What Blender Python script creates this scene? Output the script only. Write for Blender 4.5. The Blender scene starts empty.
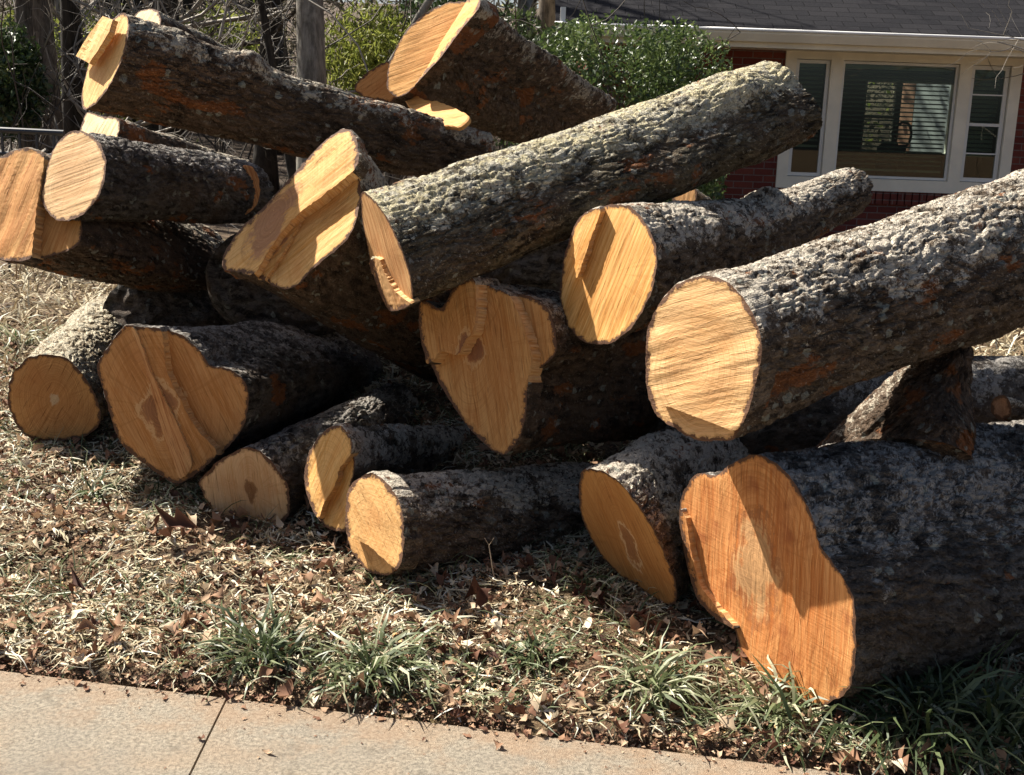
import bpy, math, random
import numpy as np
from mathutils import geometry as mgeo
from mathutils import Matrix, Vector

RNG = np.random.default_rng(7)
scene = bpy.context.scene
COL = scene.collection
MOM = bpy.data.objects

# ------------------------------------------------------------------ camera
W, H, F = 1024, 775, 1200.0
CAM = np.array([0.0, 0.0, 1.6])
PITCH = math.atan(272 / F)
ROLL = 0.035
cr, sr_ = math.cos(ROLL), math.sin(ROLL)
fw = np.array([0, math.cos(PITCH), -math.sin(PITCH)])
r0 = np.array([1.0, 0, 0]); u0 = np.array([0, math.sin(PITCH), math.cos(PITCH)])
RT = r0 * cr + u0 * sr_
UP = -r0 * sr_ + u0 * cr


def ray(px, py):
    return fw + (px - 512) / F * RT - (py - 387.5) / F * UP


def unp(px, py, Y):
    d = ray(px, py)
    return CAM + d * (Y / d[1])


def unp_z(px, py, z):
    d = ray(px, py)
    return CAM + d * ((z - CAM[2]) / d[2])


def hit_plane(px, py, p, n):
    d = ray(px, py)
    return CAM + d * (np.dot(p - CAM, n) / np.dot(d, n))


def project(P):
    q = P - CAM
    z = q @ fw
    return np.stack([512 + F * (q @ RT) / z, 387.5 - F * (q @ UP) / z, z], 1)


cd = bpy.data.cameras.new('camera')
cam = bpy.data.objects.new('camera', cd)
COL.objects.link(cam)
cd.sensor_width = 36; cd.lens = F / W * 36; cd.clip_end = 2000; cd.clip_start = 0.05
m = Matrix.Identity(4)
for i in range(3):
    m[i][0], m[i][1], m[i][2], m[i][3] = RT[i], UP[i], -fw[i], CAM[i]
cam.matrix_world = m
scene.camera = cam

# ------------------------------------------------------------------ light
SUN = np.array([-0.57, 0.40, 0.72]); SUN /= np.linalg.norm(SUN)
sl = bpy.data.lights.new('sun', 'SUN'); sl.energy = 5.0; sl.angle = math.radians(0.5)
sl.color = (1.0, 0.94, 0.84)
so = bpy.data.objects.new('sun', sl); COL.objects.link(so)
so.rotation_euler = Vector(SUN).to_track_quat('Z', 'Y').to_euler()
so.location = (-6, 2, 9)
wd = bpy.data.worlds.new('World'); scene.world = wd; wd.use_nodes = True
nt = wd.node_tree
bg = nt.nodes['Background']
sky = nt.nodes.new('ShaderNodeTexSky'); sky.sky_type = 'NISHITA'; sky.sun_disc = False
sky.sun_elevation = math.asin(SUN[2]); sky.sun_rotation = math.atan2(SUN[0], SUN[1])
sky.air_density = .8; sky.dust_density = 3.0; sky.ozone_density = .4
nt.links.new(sky.outputs[0], bg.inputs[0]); bg.inputs[1].default_value = 0.05
vs = scene.view_settings
vs.view_transform = 'Standard'; vs.look = 'None'; vs.gamma = 1; vs.exposure = 1.3
scene.cycles.max_bounces = 6; scene.cycles.diffuse_bounces = 3; scene.cycles.glossy_bounces = 3
scene.cycles.transparent_max_bounces = 8

# ------------------------------------------------------------------ numpy noise
_perm = np.random.default_rng(3).permutation(256).astype(np.int32)
_perm = np.concatenate([_perm, _perm])
_g = np.random.default_rng(5).normal(size=(256, 3)); _g /= np.linalg.norm(_g, axis=1)[:, None]
_g = _g.astype(np.float32)


def perlin(P):
    P = np.asarray(P, np.float32)
    i = np.floor(P).astype(np.int32); f = P - i; i &= 255
    u = f * f * f * (f * (f * 6 - 15) + 10)
    res = np.zeros(len(P), np.float32)
    for dx in (0, 1):
        a = _perm[(i[:, 0] + dx) & 255]; wx = u[:, 0] if dx else 1 - u[:, 0]
        for dy in (0, 1):
            b = _perm[(a + i[:, 1] + dy) & 255]; wy = u[:, 1] if dy else 1 - u[:, 1]
            for dz in (0, 1):
                g = _g[_perm[(b + i[:, 2] + dz) & 255]]
                wz = u[:, 2] if dz else 1 - u[:, 2]
                dot = g[:, 0] * (f[:, 0] - dx) + g[:, 1] * (f[:, 1] - dy) + g[:, 2] * (f[:, 2] - dz)
                res += wx * wy * wz * dot
    return res * 1.6


def fbm(P, o=4, gain=0.5):
    r = 0; a = 1.0
    for k in range(o):
        r = r + a * perlin(P * (2 ** k) + 17.3 * k); a *= gain
    return r


def worley(P):
    """F1, F2 and a per-cell random number"""
    P = np.asarray(P, np.float32); i = np.floor(P).astype(np.int32); f = P - i
    f1 = np.full(len(P), 9, np.float32); f2 = f1.copy(); idc = np.zeros(len(P), np.int32)
    for dx in (-1, 0, 1):
        a = _perm[(i[:, 0] + dx) & 255]
        for dy in (-1, 0, 1):
            b = _perm[(a + i[:, 1] + dy) & 255]
            for dz in (-1, 0, 1):
                h = _perm[(b + i[:, 2] + dz) & 255]
                g = _g[h] * .5 + .5
                d = (dx + g[:, 0] - f[:, 0]) ** 2 + (dy + g[:, 1] - f[:, 1]) ** 2 + (dz + g[:, 2] - f[:, 2]) ** 2
                c = d < f1
                f2 = np.where(c, f1, np.minimum(f2, d)); idc = np.where(c, h, idc); f1 = np.where(c, d, f1)
    return np.sqrt(f1), np.sqrt(f2), idc / 255.0


def sstep(a, b, x):
    t = np.clip((x - a) / (b - a), 0, 1)
    return t * t * (3 - 2 * t)


# ------------------------------------------------------------------ material helper
class NT:
    def __init__(self, name):
        self.m = bpy.data.materials.new(name); self.m.use_nodes = True
        self.t = self.m.node_tree
        self.b = self.t.nodes['Principled BSDF']
        self.b.inputs['Specular IOR Level'].default_value = 0.25

    def put(self, sock, v):
        if isinstance(v, bpy.types.NodeSocket):
            self.t.links.new(v, sock)
        elif isinstance(v, (tuple, list)):
            n = len(sock.default_value)
            v = tuple(v)
            if n == 4 and len(v) == 3: v = v + (1,)
            sock.default_value = v
        else:
            sock.default_value = v

    def add(self, ty, ins=None, **pr):
        n = self.t.nodes.new('ShaderNode' + ty)
        for k, v in pr.items(): setattr(n, k, v)
        for k, v in (ins or {}).items(): self.put(n.inputs[k], v)
        return n

    def attr(self, name, out='Vector'):
        return self.add('Attribute', attribute_name=name).outputs[out]

    def math(self, op, a, b=0.0, c=0.0, clamp=False):
        n = self.add('Math', operation=op, use_clamp=clamp)
        self.put(n.inputs[0], a); self.put(n.inputs[1], b)
        if op in ('MULTIPLY_ADD',): self.put(n.inputs[2], c)
        return n.outputs[0]

    def vmath(self, op, a, b=(0, 0, 0)):
        n = self.add('VectorMath', operation=op)
        self.put(n.inputs[0], a); self.put(n.inputs[1], b)
        return n.outputs['Value'] if op in ('LENGTH', 'DOT_PRODUCT') else n.outputs[0]

    def noise(self, vec, scale, detail=3, rough=0.55, col=False):
        n = self.add('TexNoise', {'Scale': scale, 'Detail': detail, 'Roughness': rough})
        if vec is not None: self.put(n.inputs['Vector'], vec)
        return n.outputs['Color' if col else 'Fac']

    def mapping(self, vec, rot=(0, 0, 0), scale=(1, 1, 1), loc=(0, 0, 0)):
        return self.add('Mapping', {'Vector': vec, 'Rotation': rot, 'Scale': scale, 'Location': loc}).outputs[0]

    def range(self, v, a, b, c=0.0, d=1.0, smooth=True):
        n = self.add('MapRange', interpolation_type='SMOOTHSTEP' if smooth else 'LINEAR')
        self.put(n.inputs[0], v); self.put(n.inputs[1], a); self.put(n.inputs[2], b)
        self.put(n.inputs[3], c); self.put(n.inputs[4], d)
        return n.outputs[0]

    def mix(self, f, a, b, mode='MIX'):
        n = self.add('Mix', data_type='RGBA', blend_type=mode)
        self.put(n.inputs[0], f); self.put(n.inputs[6], a); self.put(n.inputs[7], b)
        return n.outputs[2]

    def bump(self, h, strength, dist, nrm=None):
        n = self.add('Bump', {'Height': h, 'Strength': strength, 'Distance': dist})
        if nrm is not None: self.put(n.inputs['Normal'], nrm)
        return n.outputs[0]

    def done(self, col, rough=0.8, nrm=None, **kw):
        self.put(self.b.inputs['Base Color'], col); self.put(self.b.inputs['Roughness'], rough)
        if nrm is not None: self.put(self.b.inputs['Normal'], nrm)
        for k, v in kw.items(): self.put(self.b.inputs[k.replace('_', ' ')], v)
        return self.m


def bark_mat(name, dark=(.040, .032, .026), mid=(.15, .125, .10), lichen=.5, moss=0.0, orange=.3, pale=(.44, .43, .37)):
    N = NT(name)
    p = N.attr('bk')
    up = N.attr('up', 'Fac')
    wc = N.noise(p, 45, 4, .6, col=True)
    pw = N.vmath('ADD', p, N.vmath('MULTIPLY', N.vmath('SUBTRACT', wc, (.5, .5, .5)), (.035, .03, .03)))
    st = N.mapping(pw, scale=(.36, 1, 1))
    n1 = N.noise(st, 34, 9, .7)
    big = N.noise(p, 5, 3)
    v1 = N.add('TexVoronoi', {'Vector': st, 'Scale': 46}, feature='DISTANCE_TO_EDGE').outputs['Distance']
    v2 = N.add('TexVoronoi', {'Vector': st, 'Scale': 46})
    v3 = N.add('TexVoronoi', {'Vector': N.mapping(pw, scale=(.6, 1, 1)), 'Scale': 120}, feature='DISTANCE_TO_EDGE').outputs['Distance']
    cellr = N.add('SeparateColor', {'Color': v2.outputs['Color']}).outputs[0]
    tone = N.math('ADD', N.range(n1, .32, .68), N.range(cellr, 0, 1, -.30, .30), clamp=True)
    c = N.mix(tone, dark, mid)
    c = N.mix(N.range(big, .42, .62, 0, .5), c, (.13, .09, .062))
    n4 = N.noise(N.mapping(p, scale=(.5, 1, 1), loc=(3, 1, 2)), 6.5, 5, .62)
    ot = .70 - .15 * orange
    n3 = N.noise(pw, 95, 6, .75)
    n5 = N.noise(pw, 52, 6, .8)
    c = N.mix(N.range(n4, ot, ot + .04, 0, .9), c, N.mix(n1, (.13, .045, .018), (.36, .14, .05)))
    # crusty lichen: patches, denser on upper sides to paint sunlight in, and round spots
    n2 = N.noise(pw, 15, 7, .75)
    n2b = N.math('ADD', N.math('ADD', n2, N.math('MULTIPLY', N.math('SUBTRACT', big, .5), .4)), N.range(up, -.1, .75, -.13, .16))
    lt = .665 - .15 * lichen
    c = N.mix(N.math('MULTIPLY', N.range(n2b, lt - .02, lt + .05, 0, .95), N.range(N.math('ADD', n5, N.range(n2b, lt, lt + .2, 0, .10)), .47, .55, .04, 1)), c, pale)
    c = N.mix(N.math('MULTIPLY', N.range(n3, .57, .64), .55 * min(1, lichen * 1.4)), c, pale)
    vor = N.add('TexVoronoi', {'Vector': pw, 'Scale': 26})
    pick = N.add('SeparateColor', {'Color': vor.outputs['Color']}).outputs[1]
    spot = N.math('MULTIPLY', N.range(vor.outputs['Distance'], .42, .33), N.range(pick, 1 - .55 * lichen, 1.02 - .55 * lichen, 0, .8))
    spot = N.math('MULTIPLY', spot, N.range(N.noise(p, 9, 3), .44, .56))
    c = N.mix(N.math('MULTIPLY', spot, N.range(n3, .34, .5)), c, (.33, .34, .29))
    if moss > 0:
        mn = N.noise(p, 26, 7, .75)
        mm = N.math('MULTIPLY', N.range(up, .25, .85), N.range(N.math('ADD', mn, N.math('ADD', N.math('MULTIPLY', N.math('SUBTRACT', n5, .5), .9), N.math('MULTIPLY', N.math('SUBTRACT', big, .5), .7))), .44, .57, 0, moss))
        c = N.mix(mm, c, N.mix(N.range(n3, .36, .58), (.34, .27, .12), (.80, .71, .45)))  # moss, its top-side colour brightened to look sunlit
    b1 = N.bump(N.range(v1, 0, .22), .75, .010)
    b2 = N.bump(n1, .55, .009, b1)
    b3 = N.bump(N.math('ADD', N.range(v3, 0, .25), N.math('MULTIPLY', n3, 1.6)), .9, .004, b2)
    return N.done(c, N.range(n3, .3, .7, .7, .95), b3, Specular_IOR_Level=.12)


def wood_mat(name, pale, mid, heart=None, pith=(0, 0), hr=(.05, .05), grain=90, streak=.7, rings=.35, saw=None, blotch=.3,
             blotch_col=(.42, .15, .04), ringf=28, rim=True, halo=None, seed=0.0):
    pale = (pale[0] * 1.0, pale[1] * 1.0, pale[2] * 1.12)
    N = NT(name)
    uv0 = N.attr('fuv')
    wv = N.noise(N.mapping(uv0, loc=(seed, seed * 2, 0)), 4, 3, col=True)
    uv = N.vmath('ADD', uv0, N.vmath('MULTIPLY', N.vmath('SUBTRACT', wv, (.5, .5, .5)), (.022, .022, 0)))
    g = math.radians(grain)
    rot = N.mapping(uv, rot=(0, 0, -g), loc=(seed, seed, 0))
    s1 = N.noise(N.mapping(rot, scale=(2.2, 85, 1)), 1, 4, .6)
    s2 = N.noise(N.mapping(rot, scale=(7, 330, 1)), 1, 3, .6)
    s3 = N.noise(N.mapping(rot, scale=(1.5, 16, 1)), 1, 3, .55)
    d = N.vmath('SUBTRACT', uv, (pith[0], pith[1], 0))
    dn = N.vmath('MULTIPLY', d, (1 / hr[0], 1 / hr[1], 0))
    dist = N.vmath('LENGTH', dn)
    rv = N.add('CombineXYZ', {0: N.math('MULTIPLY', dist, ringf * .12), 1: N.math('MULTIPLY', wv, .4)}).outputs[0]
    ring = N.noise(rv, 3.0, 4, .75)
    f = N.math('ADD', N.range(s1, .36, .66, 0, streak), N.range(s2, .36, .64, -.28, .28))
    c = N.mix(N.math('ADD', f, N.range(s3, .3, .7, -.25, .25), clamp=True), pale, mid)
    c = N.mix(N.range(ring, .42, .64, 0, rings), c, tuple(x * .62 for x in mid))
    bl = N.noise(N.mapping(uv0, loc=(seed, 3, seed)), 7, 4, .6)
    c = N.mix(N.range(bl, .50, .68, 0, blotch), c, blotch_col)
    tear = N.noise(N.mapping(rot, scale=(9, 170, 1), loc=(7, 3, 0)), 1, 2, .5)
    c = N.mix(N.range(tear, .63, .70, 0, .75), c, tuple(x * .42 for x in mid))
    c = N.mix(N.range(tear, .36, .30, 0, .6), c, tuple(min(1, x * 1.22) for x in pale))
    sd = N.add('SeparateXYZ', {0: d})
    ang = N.math('ARCTAN2', sd.outputs[1], sd.outputs[0])
    rad = N.noise(N.add('CombineXYZ', {0: N.math('MULTIPLY', ang, 9.0), 1: N.math('MULTIPLY', dist, .12), 2: seed}).outputs[0], 1, 3, .6)
    c = N.mix(N.range(rad, .54, .66, 0, .35), c, tuple(x * .75 for x in mid))
    e = N.attr('edge', 'Fac')
    inn = N.math('ADD', e, N.range(N.noise(uv0, 9, 4, .6), .3, .7, -.03, .03))
    c = N.mix(N.range(inn, .02, .11, 0, .26), c, N.mix(s1, tuple(x * y for x, y in zip(mid, (.98, .80, .70))), tuple(x * y for x, y in zip(mid, (.75, .6, .5)))))
    c = N.mix(N.range(e, .035, .008, 0, .35), c, tuple(min(1, x * 1.05) for x in pale))
    if heart is not None:
        dd = N.math('ADD', dist, N.range(N.noise(uv0, 11, 5, .65), .3, .7, -.38, .38))
        dd = N.math('ADD', dd, N.range(s1, .3, .7, -.14, .14))
        if halo is not None:
            hm = N.math('MULTIPLY', N.range(dd, .95, 1.02), N.range(dd, 1.30, 1.20))
            c = N.mix(N.math('MULTIPLY', hm, .6), c, halo)
        c = N.mix(N.range(dd, 1.12, .72, 0, .8), c, N.mix(N.range(ring, .4, .6), heart, tuple(x * .75 for x in heart)))
    if rim:
        en = N.math('ADD', e, N.range(N.noise(uv0, 28, 5, .7), .3, .7, -.008, .007))
        c = N.mix(N.range(en, .017, .013, 0, .45), c, tuple(x * .55 for x in mid))
        c = N.mix(N.range(en, .0105, .0075), c, N.mix(s2, (.06, .03, .018), (.17, .085, .045)))
    c = N.mix(N.range(N.noise(uv0, 130, 2), .66, .74, 0, .5), c, tuple(min(1, x * 1.25) for x in pale))
    hgt = N.math('ADD', N.math('MULTIPLY', s1, .8), N.math('MULTIPLY', s2, .5))
    nb = N.bump(hgt, .5, .005)
    nb = N.bump(N.range(tear, .60, .72, 1, 0), .5, .004, nb)
    nb = N.bump(N.noise(uv0, 60, 5, .7), .22, .004, nb)
    if saw is not None:
        sw = N.noise(N.mapping(uv0, rot=(0, 0, -math.radians(saw)), scale=(5, 150, 1)), 1, 5, .7)
        sw2 = N.noise(N.mapping(uv0, rot=(0, 0, -math.radians(saw + 24)), scale=(2, 48, 1), loc=(3, 5, 0)), 1, 5, .75)
        nb = N.bump(N.math('ADD', sw, sw2), .4, .004, nb)
        c = N.mix(N.range(sw, .55, .72, 0, .28), c, tuple(x * .6 for x in mid))
        c = N.mix(N.range(sw2, .58, .68, 0, .25), c, tuple(x * .6 for x in mid))
    return N.done(c, .78, nb)


def simple_mat(name, col, rough=.7, var=.25, scale=8, bump=0.0, spec=None, metal=0.0):
    N = NT(name)
    tc = N.add('TexCoord').outputs['Object']
    n = N.noise(tc, scale, 5, .6)
    c = N.mix(N.range(n, .3, .7), tuple(x * (1 - var) for x in col), tuple(min(1, x * (1 + var)) for x in col))
    nb = N.bump(N.noise(tc, scale * 8, 3), bump, .01) if bump else None
    N.b.inputs['Metallic'].default_value = metal
    if spec is not None: N.b.inputs['Specular IOR Level'].default_value = spec
    return N.done(c, rough, nb)


# ------------------------------------------------------------------ mesh helper
def make_mesh(name, V, faces, mat, parent=None, smooth=True, attrs=None, mats=None, fmat=None):
    """faces: ndarray (n,k) or list of such arrays / list of index lists"""
    me = bpy.data.meshes.new(name)
    V = np.asarray(V, np.float32)
    if isinstance(faces, np.ndarray): faces = [faces]
    loops, starts, tot = [], [], 0
    for fa in faces:
        if isinstance(fa, np.ndarray):
            n, k = fa.shape
            loops.append(fa.ravel()); starts.append(tot + np.arange(n) * k); tot += n * k
        else:
            loops.append(np.array(fa)); starts.append(np.array([tot])); tot += len(fa)
    loops = np.concatenate(loops).astype(np.int32); starts = np.concatenate(starts).astype(np.int32)
    me.vertices.add(len(V)); me.vertices.foreach_set('co', V.ravel())
    me.loops.add(len(loops)); me.loops.foreach_set('vertex_index', loops)
    me.polygons.add(len(starts)); me.polygons.foreach_set('loop_start', starts)
    me.update(calc_edges=True)
    me.validate()
    me.polygons.foreach_set('use_smooth', np.full(len(me.polygons), bool(smooth)))
    for k, a in (attrs or {}).items():
        a = np.asarray(a, np.float32)
        if a.ndim == 2:
            me.attributes.new(k, 'FLOAT_VECTOR', 'POINT').data.foreach_set('vector', a.ravel())
        else:
            me.attributes.new(k, 'FLOAT', 'POINT').data.foreach_set('value', a)
    for mm in (mats or [mat]): me.materials.append(mm)
    if fmat is not None: me.polygons.foreach_set('material_index', np.asarray(fmat, np.int32))
    o = bpy.data.objects.new(name, me); COL.objects.link(o)
    if parent is not None:
        o.parent = parent
        o.matrix_parent_inverse = Matrix.Translation(-Vector(parent.location))
    return o


def tag(o, label=None, cat=None, group=None, kind=None):
    if label: o['label'] = label
    if cat: o['category'] = cat
    if group: o['group'] = group
    if kind: o['kind'] = kind
    return o


def empty(name, loc, label=None, cat=None, group=None):
    o = bpy.data.objects.new(name, None); COL.objects.link(o)
    o.location = tuple(float(x) for x in loc); o.empty_display_size = .1
    return tag(o, label, cat, group)


class MB:
    """collects boxes, prisms and tubes for ONE mesh"""
    def __init__(self): self.v = []; self.f = []; self.n = 0

    def add(self, V, Fs):
        self.v.append(np.asarray(V, float))
        for f in Fs: self.f.append([int(i) + self.n for i in f])
        self.n += len(V); return self

    def box(self, a, b, bev=0.0):
        (x0, y0, z0), (x1, y1, z1) = a, b
        V = [(x0, y0, z0), (x1, y0, z0), (x1, y1, z0), (x0, y1, z0), (x0, y0, z1), (x1, y0, z1), (x1, y1, z1), (x0, y1, z1)]
        return self.add(V, [(0, 3, 2, 1), (4, 5, 6, 7), (0, 1, 5, 4), (1, 2, 6, 5), (2, 3, 7, 6), (3, 0, 4, 7)])

    def tube(self, pts, rad, seg=8, cap=True):
        pts = np.asarray(pts, float); rad = np.broadcast_to(np.asarray(rad, float), (len(pts),))
        V = []
        for i, p in enumerate(pts):
            t = pts[min(i + 1, len(pts) - 1)] - pts[max(i - 1, 0)]
            t = t / (np.linalg.norm(t) + 1e-9)
            ref = np.array([0, 0, 1.0]) if abs(t[2]) < .9 else np.array([1.0, 0, 0])
            e1 = np.cross(t, ref); e1 /= np.linalg.norm(e1); e2 = np.cross(t, e1)
            for k in range(seg):
                a = 2 * math.pi * k / seg
                V.append(p + rad[i] * (math.cos(a) * e1 + math.sin(a) * e2))
        Fs = []
        for i in range(len(pts) - 1):
            for k in range(seg):
                k2 = (k + 1) % seg
                Fs.append((i * seg + k, i * seg + k2, (i + 1) * seg + k2, (i + 1) * seg + k))
        if cap:
            Fs.append(tuple(range(seg))[::-1]); Fs.append(tuple((len(pts) - 1) * seg + k for k in range(seg)))
        return self.add(V, Fs)

    def build(self, name, mat, parent=None, smooth=False):
        return make_mesh(name, np.concatenate(self.v), self.f, mat, parent, smooth)


# ------------------------------------------------------------------ terrain
EDGE_A = unp_z(0, 660, 0.0); EDGE_B = unp_z(870, 764, 0.0)
_ed = (EDGE_B - EDGE_A)[:2]; _ed /= np.linalg.norm(_ed)
_en = np.array([-_ed[1], _ed[0]])
if _en[1] < 0: _en = -_en


def side_s(x, y):
    return (x - EDGE_A[0]) * _en[0] + (y - EDGE_A[1]) * _en[1]


def ground(x, y, rough=True):
    x = np.atleast_1d(np.asarray(x, float)); y = np.atleast_1d(np.asarray(y, float))
    P = np.stack([x, y, np.zeros_like(x)], 1)
    s = side_s(x, y) + .05 * fbm(P * 3.1, 3) + .03 * perlin(P * 13) + .02 * perlin(P * 31) + .012
    base = np.clip(s, 0, 3.8) * .080
    hill = np.clip(y - 24, 0, 200) * .10 + 0 * x
    z = np.where(s > 0, base, 0) + hill + sstep(-.035, .01, s) * .064 - .06
    if rough:
        near = sstep(9, 6, y)
        z = z + sstep(.0, .30, s) * near * (.035 * fbm(P * 2.3 + 5, 4) + .012 * fbm(P * 14, 3))
    return z


def axis_pts(segs):
    out = []
    for a, b, st in segs: out.append(np.arange(a, b, st))
    return np.concatenate(out)


gx = np.concatenate([-np.geomspace(400, 3.4, 40), np.arange(-3.3, 3.3, .03), np.geomspace(3.4, 400, 40)])
gy = np.concatenate([[-60, -30, -10, 0, 2], np.arange(2.4, 3.7, .016), np.arange(3.71, 6.2, .03), np.geomspace(6.3, 500, 60)])
GX, GY = np.meshgrid(gx, gy)
GZ = ground(GX.ravel(), GY.ravel())
nx, ny = len(gx), len(gy)
idx = np.arange(nx * ny).reshape(ny, nx)
quads = np.stack([idx[:-1, :-1], idx[:-1, 1:], idx[1:, 1:], idx[1:, :-1]], -1).reshape(-1, 4)

N = NT('soil_litter')
tc = N.add('TexCoord').outputs['Object']
n1 = N.noise(tc, 16, 8, .7); n2 = N.noise(tc, 2.2, 4); n3 = N.noise(N.mapping(tc, scale=(1, 1, 1)), 70, 4, .7)
c = N.mix(N.range(n1, .35, .65), (.045, .028, .018), (.20, .125, .07))
c = N.mix(N.range(n3, .5, .66, 0, .7), c, (.36, .27, .16))
c = N.mix(N.range(n2, .5, .7, 0, .4), c, (.14, .12, .05))
sepg = N.add('SeparateXYZ', {0: tc})
c = N.mix(N.range(sepg.outputs[1], 11, 14), c, N.mix(n1, (.035, .026, .018), (.13, .09, .06)))
soil = N.done(c, .95, N.bump(N.math('ADD', n1, n3), .9, .03))
terr = make_mesh('ground', np.stack([GX.ravel(), GY.ravel(), GZ], 1), quads, soil)
tag(terr, kind='structure')

# sidewalk: two slabs with an open joint
N = NT('sidewalk_concrete')
tc = N.add('TexCoord').outputs['Object']
a = N.noise(tc, 85, 7, .85); b_ = N.noise(tc, 3.2, 5, .6); g = N.noise(tc, 420, 2)
c = N.mix(N.range(a, .36, .64), (.16, .14, .108), (.45, .39, .30))
c = N.mix(N.math('MULTIPLY', N.range(b_, .42, .68, 0, .4), N.range(a, .3, .6, .4, 1)), c, (.40, .255, .145))
c = N.mix(N.range(N.noise(tc, 7, 6, .7), .56, .66, 0, .5), c, (.16, .135, .10))
c = N.mix(N.range(N.noise(tc, 1.4, 4), .5, .7, 0, .35), c, (.21, .19, .16))
c = N.mix(N.range(g, .62, .70, 0, .7), c, (.58, .54, .46))
c = N.mix(N.range(g, .36, .30, 0, .7), c, (.12, .095, .07))
sE = N.vmath('DOT_PRODUCT', N.vmath('SUBTRACT', tc, (float(EDGE_A[0]), float(EDGE_A[1]), 0)), (float(_en[0]), float(_en[1]), 0))
sE = N.math('ADD', sE, N.range(N.noise(tc, 6, 6, .7), .3, .7, -.16, .16))
c = N.mix(N.range(sE, -.26, -.02, 0, .4), c, N.mix(a, (.26, .15, .08), (.46, .29, .17)))
conc = N.done(c, .9, N.bump(N.math('ADD', a, g), .9, .006))
j0 = unp_z(227, 698, 0); j1 = unp_z(189, 776, 0)
jd = (j1 - j0)[:2]; jd /= np.linalg.norm(jd)
MBs = MB()
e3 = lambda p2, z: (p2[0], p2[1], z)
for sgn, L in ((-1, 4.0), (1, 6.0)):
    jj = j0[:2] + _ed * sgn * .0012
    A = jj - _en * 0; B = jj + _ed * sgn * L
    C = B + jd * 3.2; D = jj + jd * 3.2
    bv = .0022
    outer = [A, B, C, D]
    cen = sum(outer) / 4
    inner = [p + (cen - p) / np.linalg.norm(cen - p) * bv for p in outer]
    V = [e3(p, -.12) for p in outer] + [e3(p, -.008) for p in outer] + [e3(p, 0) for p in inner]
    Fs = [(8, 9, 10, 11)]
    for k in range(4):
        k2 = (k + 1) % 4
        Fs += [(k, k2, 4 + k2, 4 + k), (4 + k, 4 + k2, 8 + k2, 8 + k)]
    MBs.add(V, Fs)
tag(MBs.build('sidewalk', conc), kind='structure')

# ------------------------------------------------------------------ logs
PILE = 'felled trunk sections stacked in the pile'
BK = {
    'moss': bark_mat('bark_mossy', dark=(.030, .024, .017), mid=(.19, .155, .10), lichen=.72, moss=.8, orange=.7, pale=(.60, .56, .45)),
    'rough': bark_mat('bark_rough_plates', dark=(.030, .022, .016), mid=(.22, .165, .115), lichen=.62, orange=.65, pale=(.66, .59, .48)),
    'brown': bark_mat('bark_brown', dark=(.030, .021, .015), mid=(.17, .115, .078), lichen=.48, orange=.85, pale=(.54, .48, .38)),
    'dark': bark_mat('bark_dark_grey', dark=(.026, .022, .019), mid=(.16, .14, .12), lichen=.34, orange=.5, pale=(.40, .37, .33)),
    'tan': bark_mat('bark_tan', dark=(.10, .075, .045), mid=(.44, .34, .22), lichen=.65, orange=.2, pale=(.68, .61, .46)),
}
SPLIT_MAT = wood_mat('split_fibre_wood', (.72, .47, .20), (.55, .27, .085), grain=90, streak=1.0, rings=0, rim=False, blotch=.3)


RIDGE_BEVEL_WOOD = wood_mat('lit_ridge_bevel_wood', (.66, .37, .14), (.38, .15, .05), grain=108, streak=1.0, rings=0, rim=False, blotch=.2)  # paler than its shaded log so the ridge looks sunlit; also the bevel


def resample(P, n):
    """closed Catmull-Rom through the corners, evenly spaced"""
    P = np.asarray(P, float)
    p0, p1, p2, p3 = np.roll(P, 1, 0), P, np.roll(P, -1, 0), np.roll(P, -2, 0)
    t = np.linspace(0, 1, 12, endpoint=False)[None, :, None]
    p0, p1, p2, p3 = [q[:, None] for q in (p0, p1, p2, p3)]
    Cv = .5 * (2 * p1 + (p2 - p0) * t + (2 * p0 - 5 * p1 + 4 * p2 - p3) * t ** 2 + (3 * p1 - p0 - 3 * p2 + p3) * t ** 3)
    Cv = .75 * Cv + .25 * (p1 + (p2 - p1) * t)
    P = Cv.reshape(-1, P.shape[1]); Q = np.vstack([P, P[:1]])
    d = np.r_[0, np.cumsum(np.linalg.norm(np.diff(Q, axis=0), axis=1))]
    s = np.linspace(0, d[-1], n, endpoint=False)
    return np.stack([np.interp(s, d, Q[:, k]) for k in range(Q.shape[1])], 1)


def smooth_closed(P, it=2):
    for _ in range(it): P = .25 * np.roll(P, 1, 0) + .5 * P + .25 * np.roll(P, -1, 0)
    return P


def unit(v): return np.asarray(v, float) / np.linalg.norm(v)


def fit_normal(pts_px, p0, a, lit):
    """cut-plane normal that makes the section across the trunk as round as possible"""
    e1 = unit(np.cross(a, [0, 0, 1])); e2 = np.cross(e1, a)
    best = None
    view = unit(CAM - p0)
    sub = pts_px[::max(1, len(pts_px) // 40)]
    for s in np.linspace(-1.3, 1.3, 27):
        for t in np.linspace(-1.3, 1.3, 27):
            n = unit(-a + s * e1 + t * e2)
            if np.dot(n, view) < .12: continue
            Q = np.array([hit_plane(x, y, p0, n) for x, y in sub]) - p0
            S = np.stack([Q @ e1, Q @ e2], 1); S -= S.mean(0)
            ev = np.linalg.eigvalsh(S.T @ S)
            c = .5 * math.log(ev[1] / max(ev[0], 1e-9)) ** 2 + .35 * (s * s + t * t)
            if lit is not None:
                l = np.dot(n, SUN)
                if lit > 0: c += 12 * max(0, lit - l) ** 2
                else: c += 12 * max(0, l - lit) ** 2
            if best is None or c < best[0]: best = (c, n, ev)
    return best[1]


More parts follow.
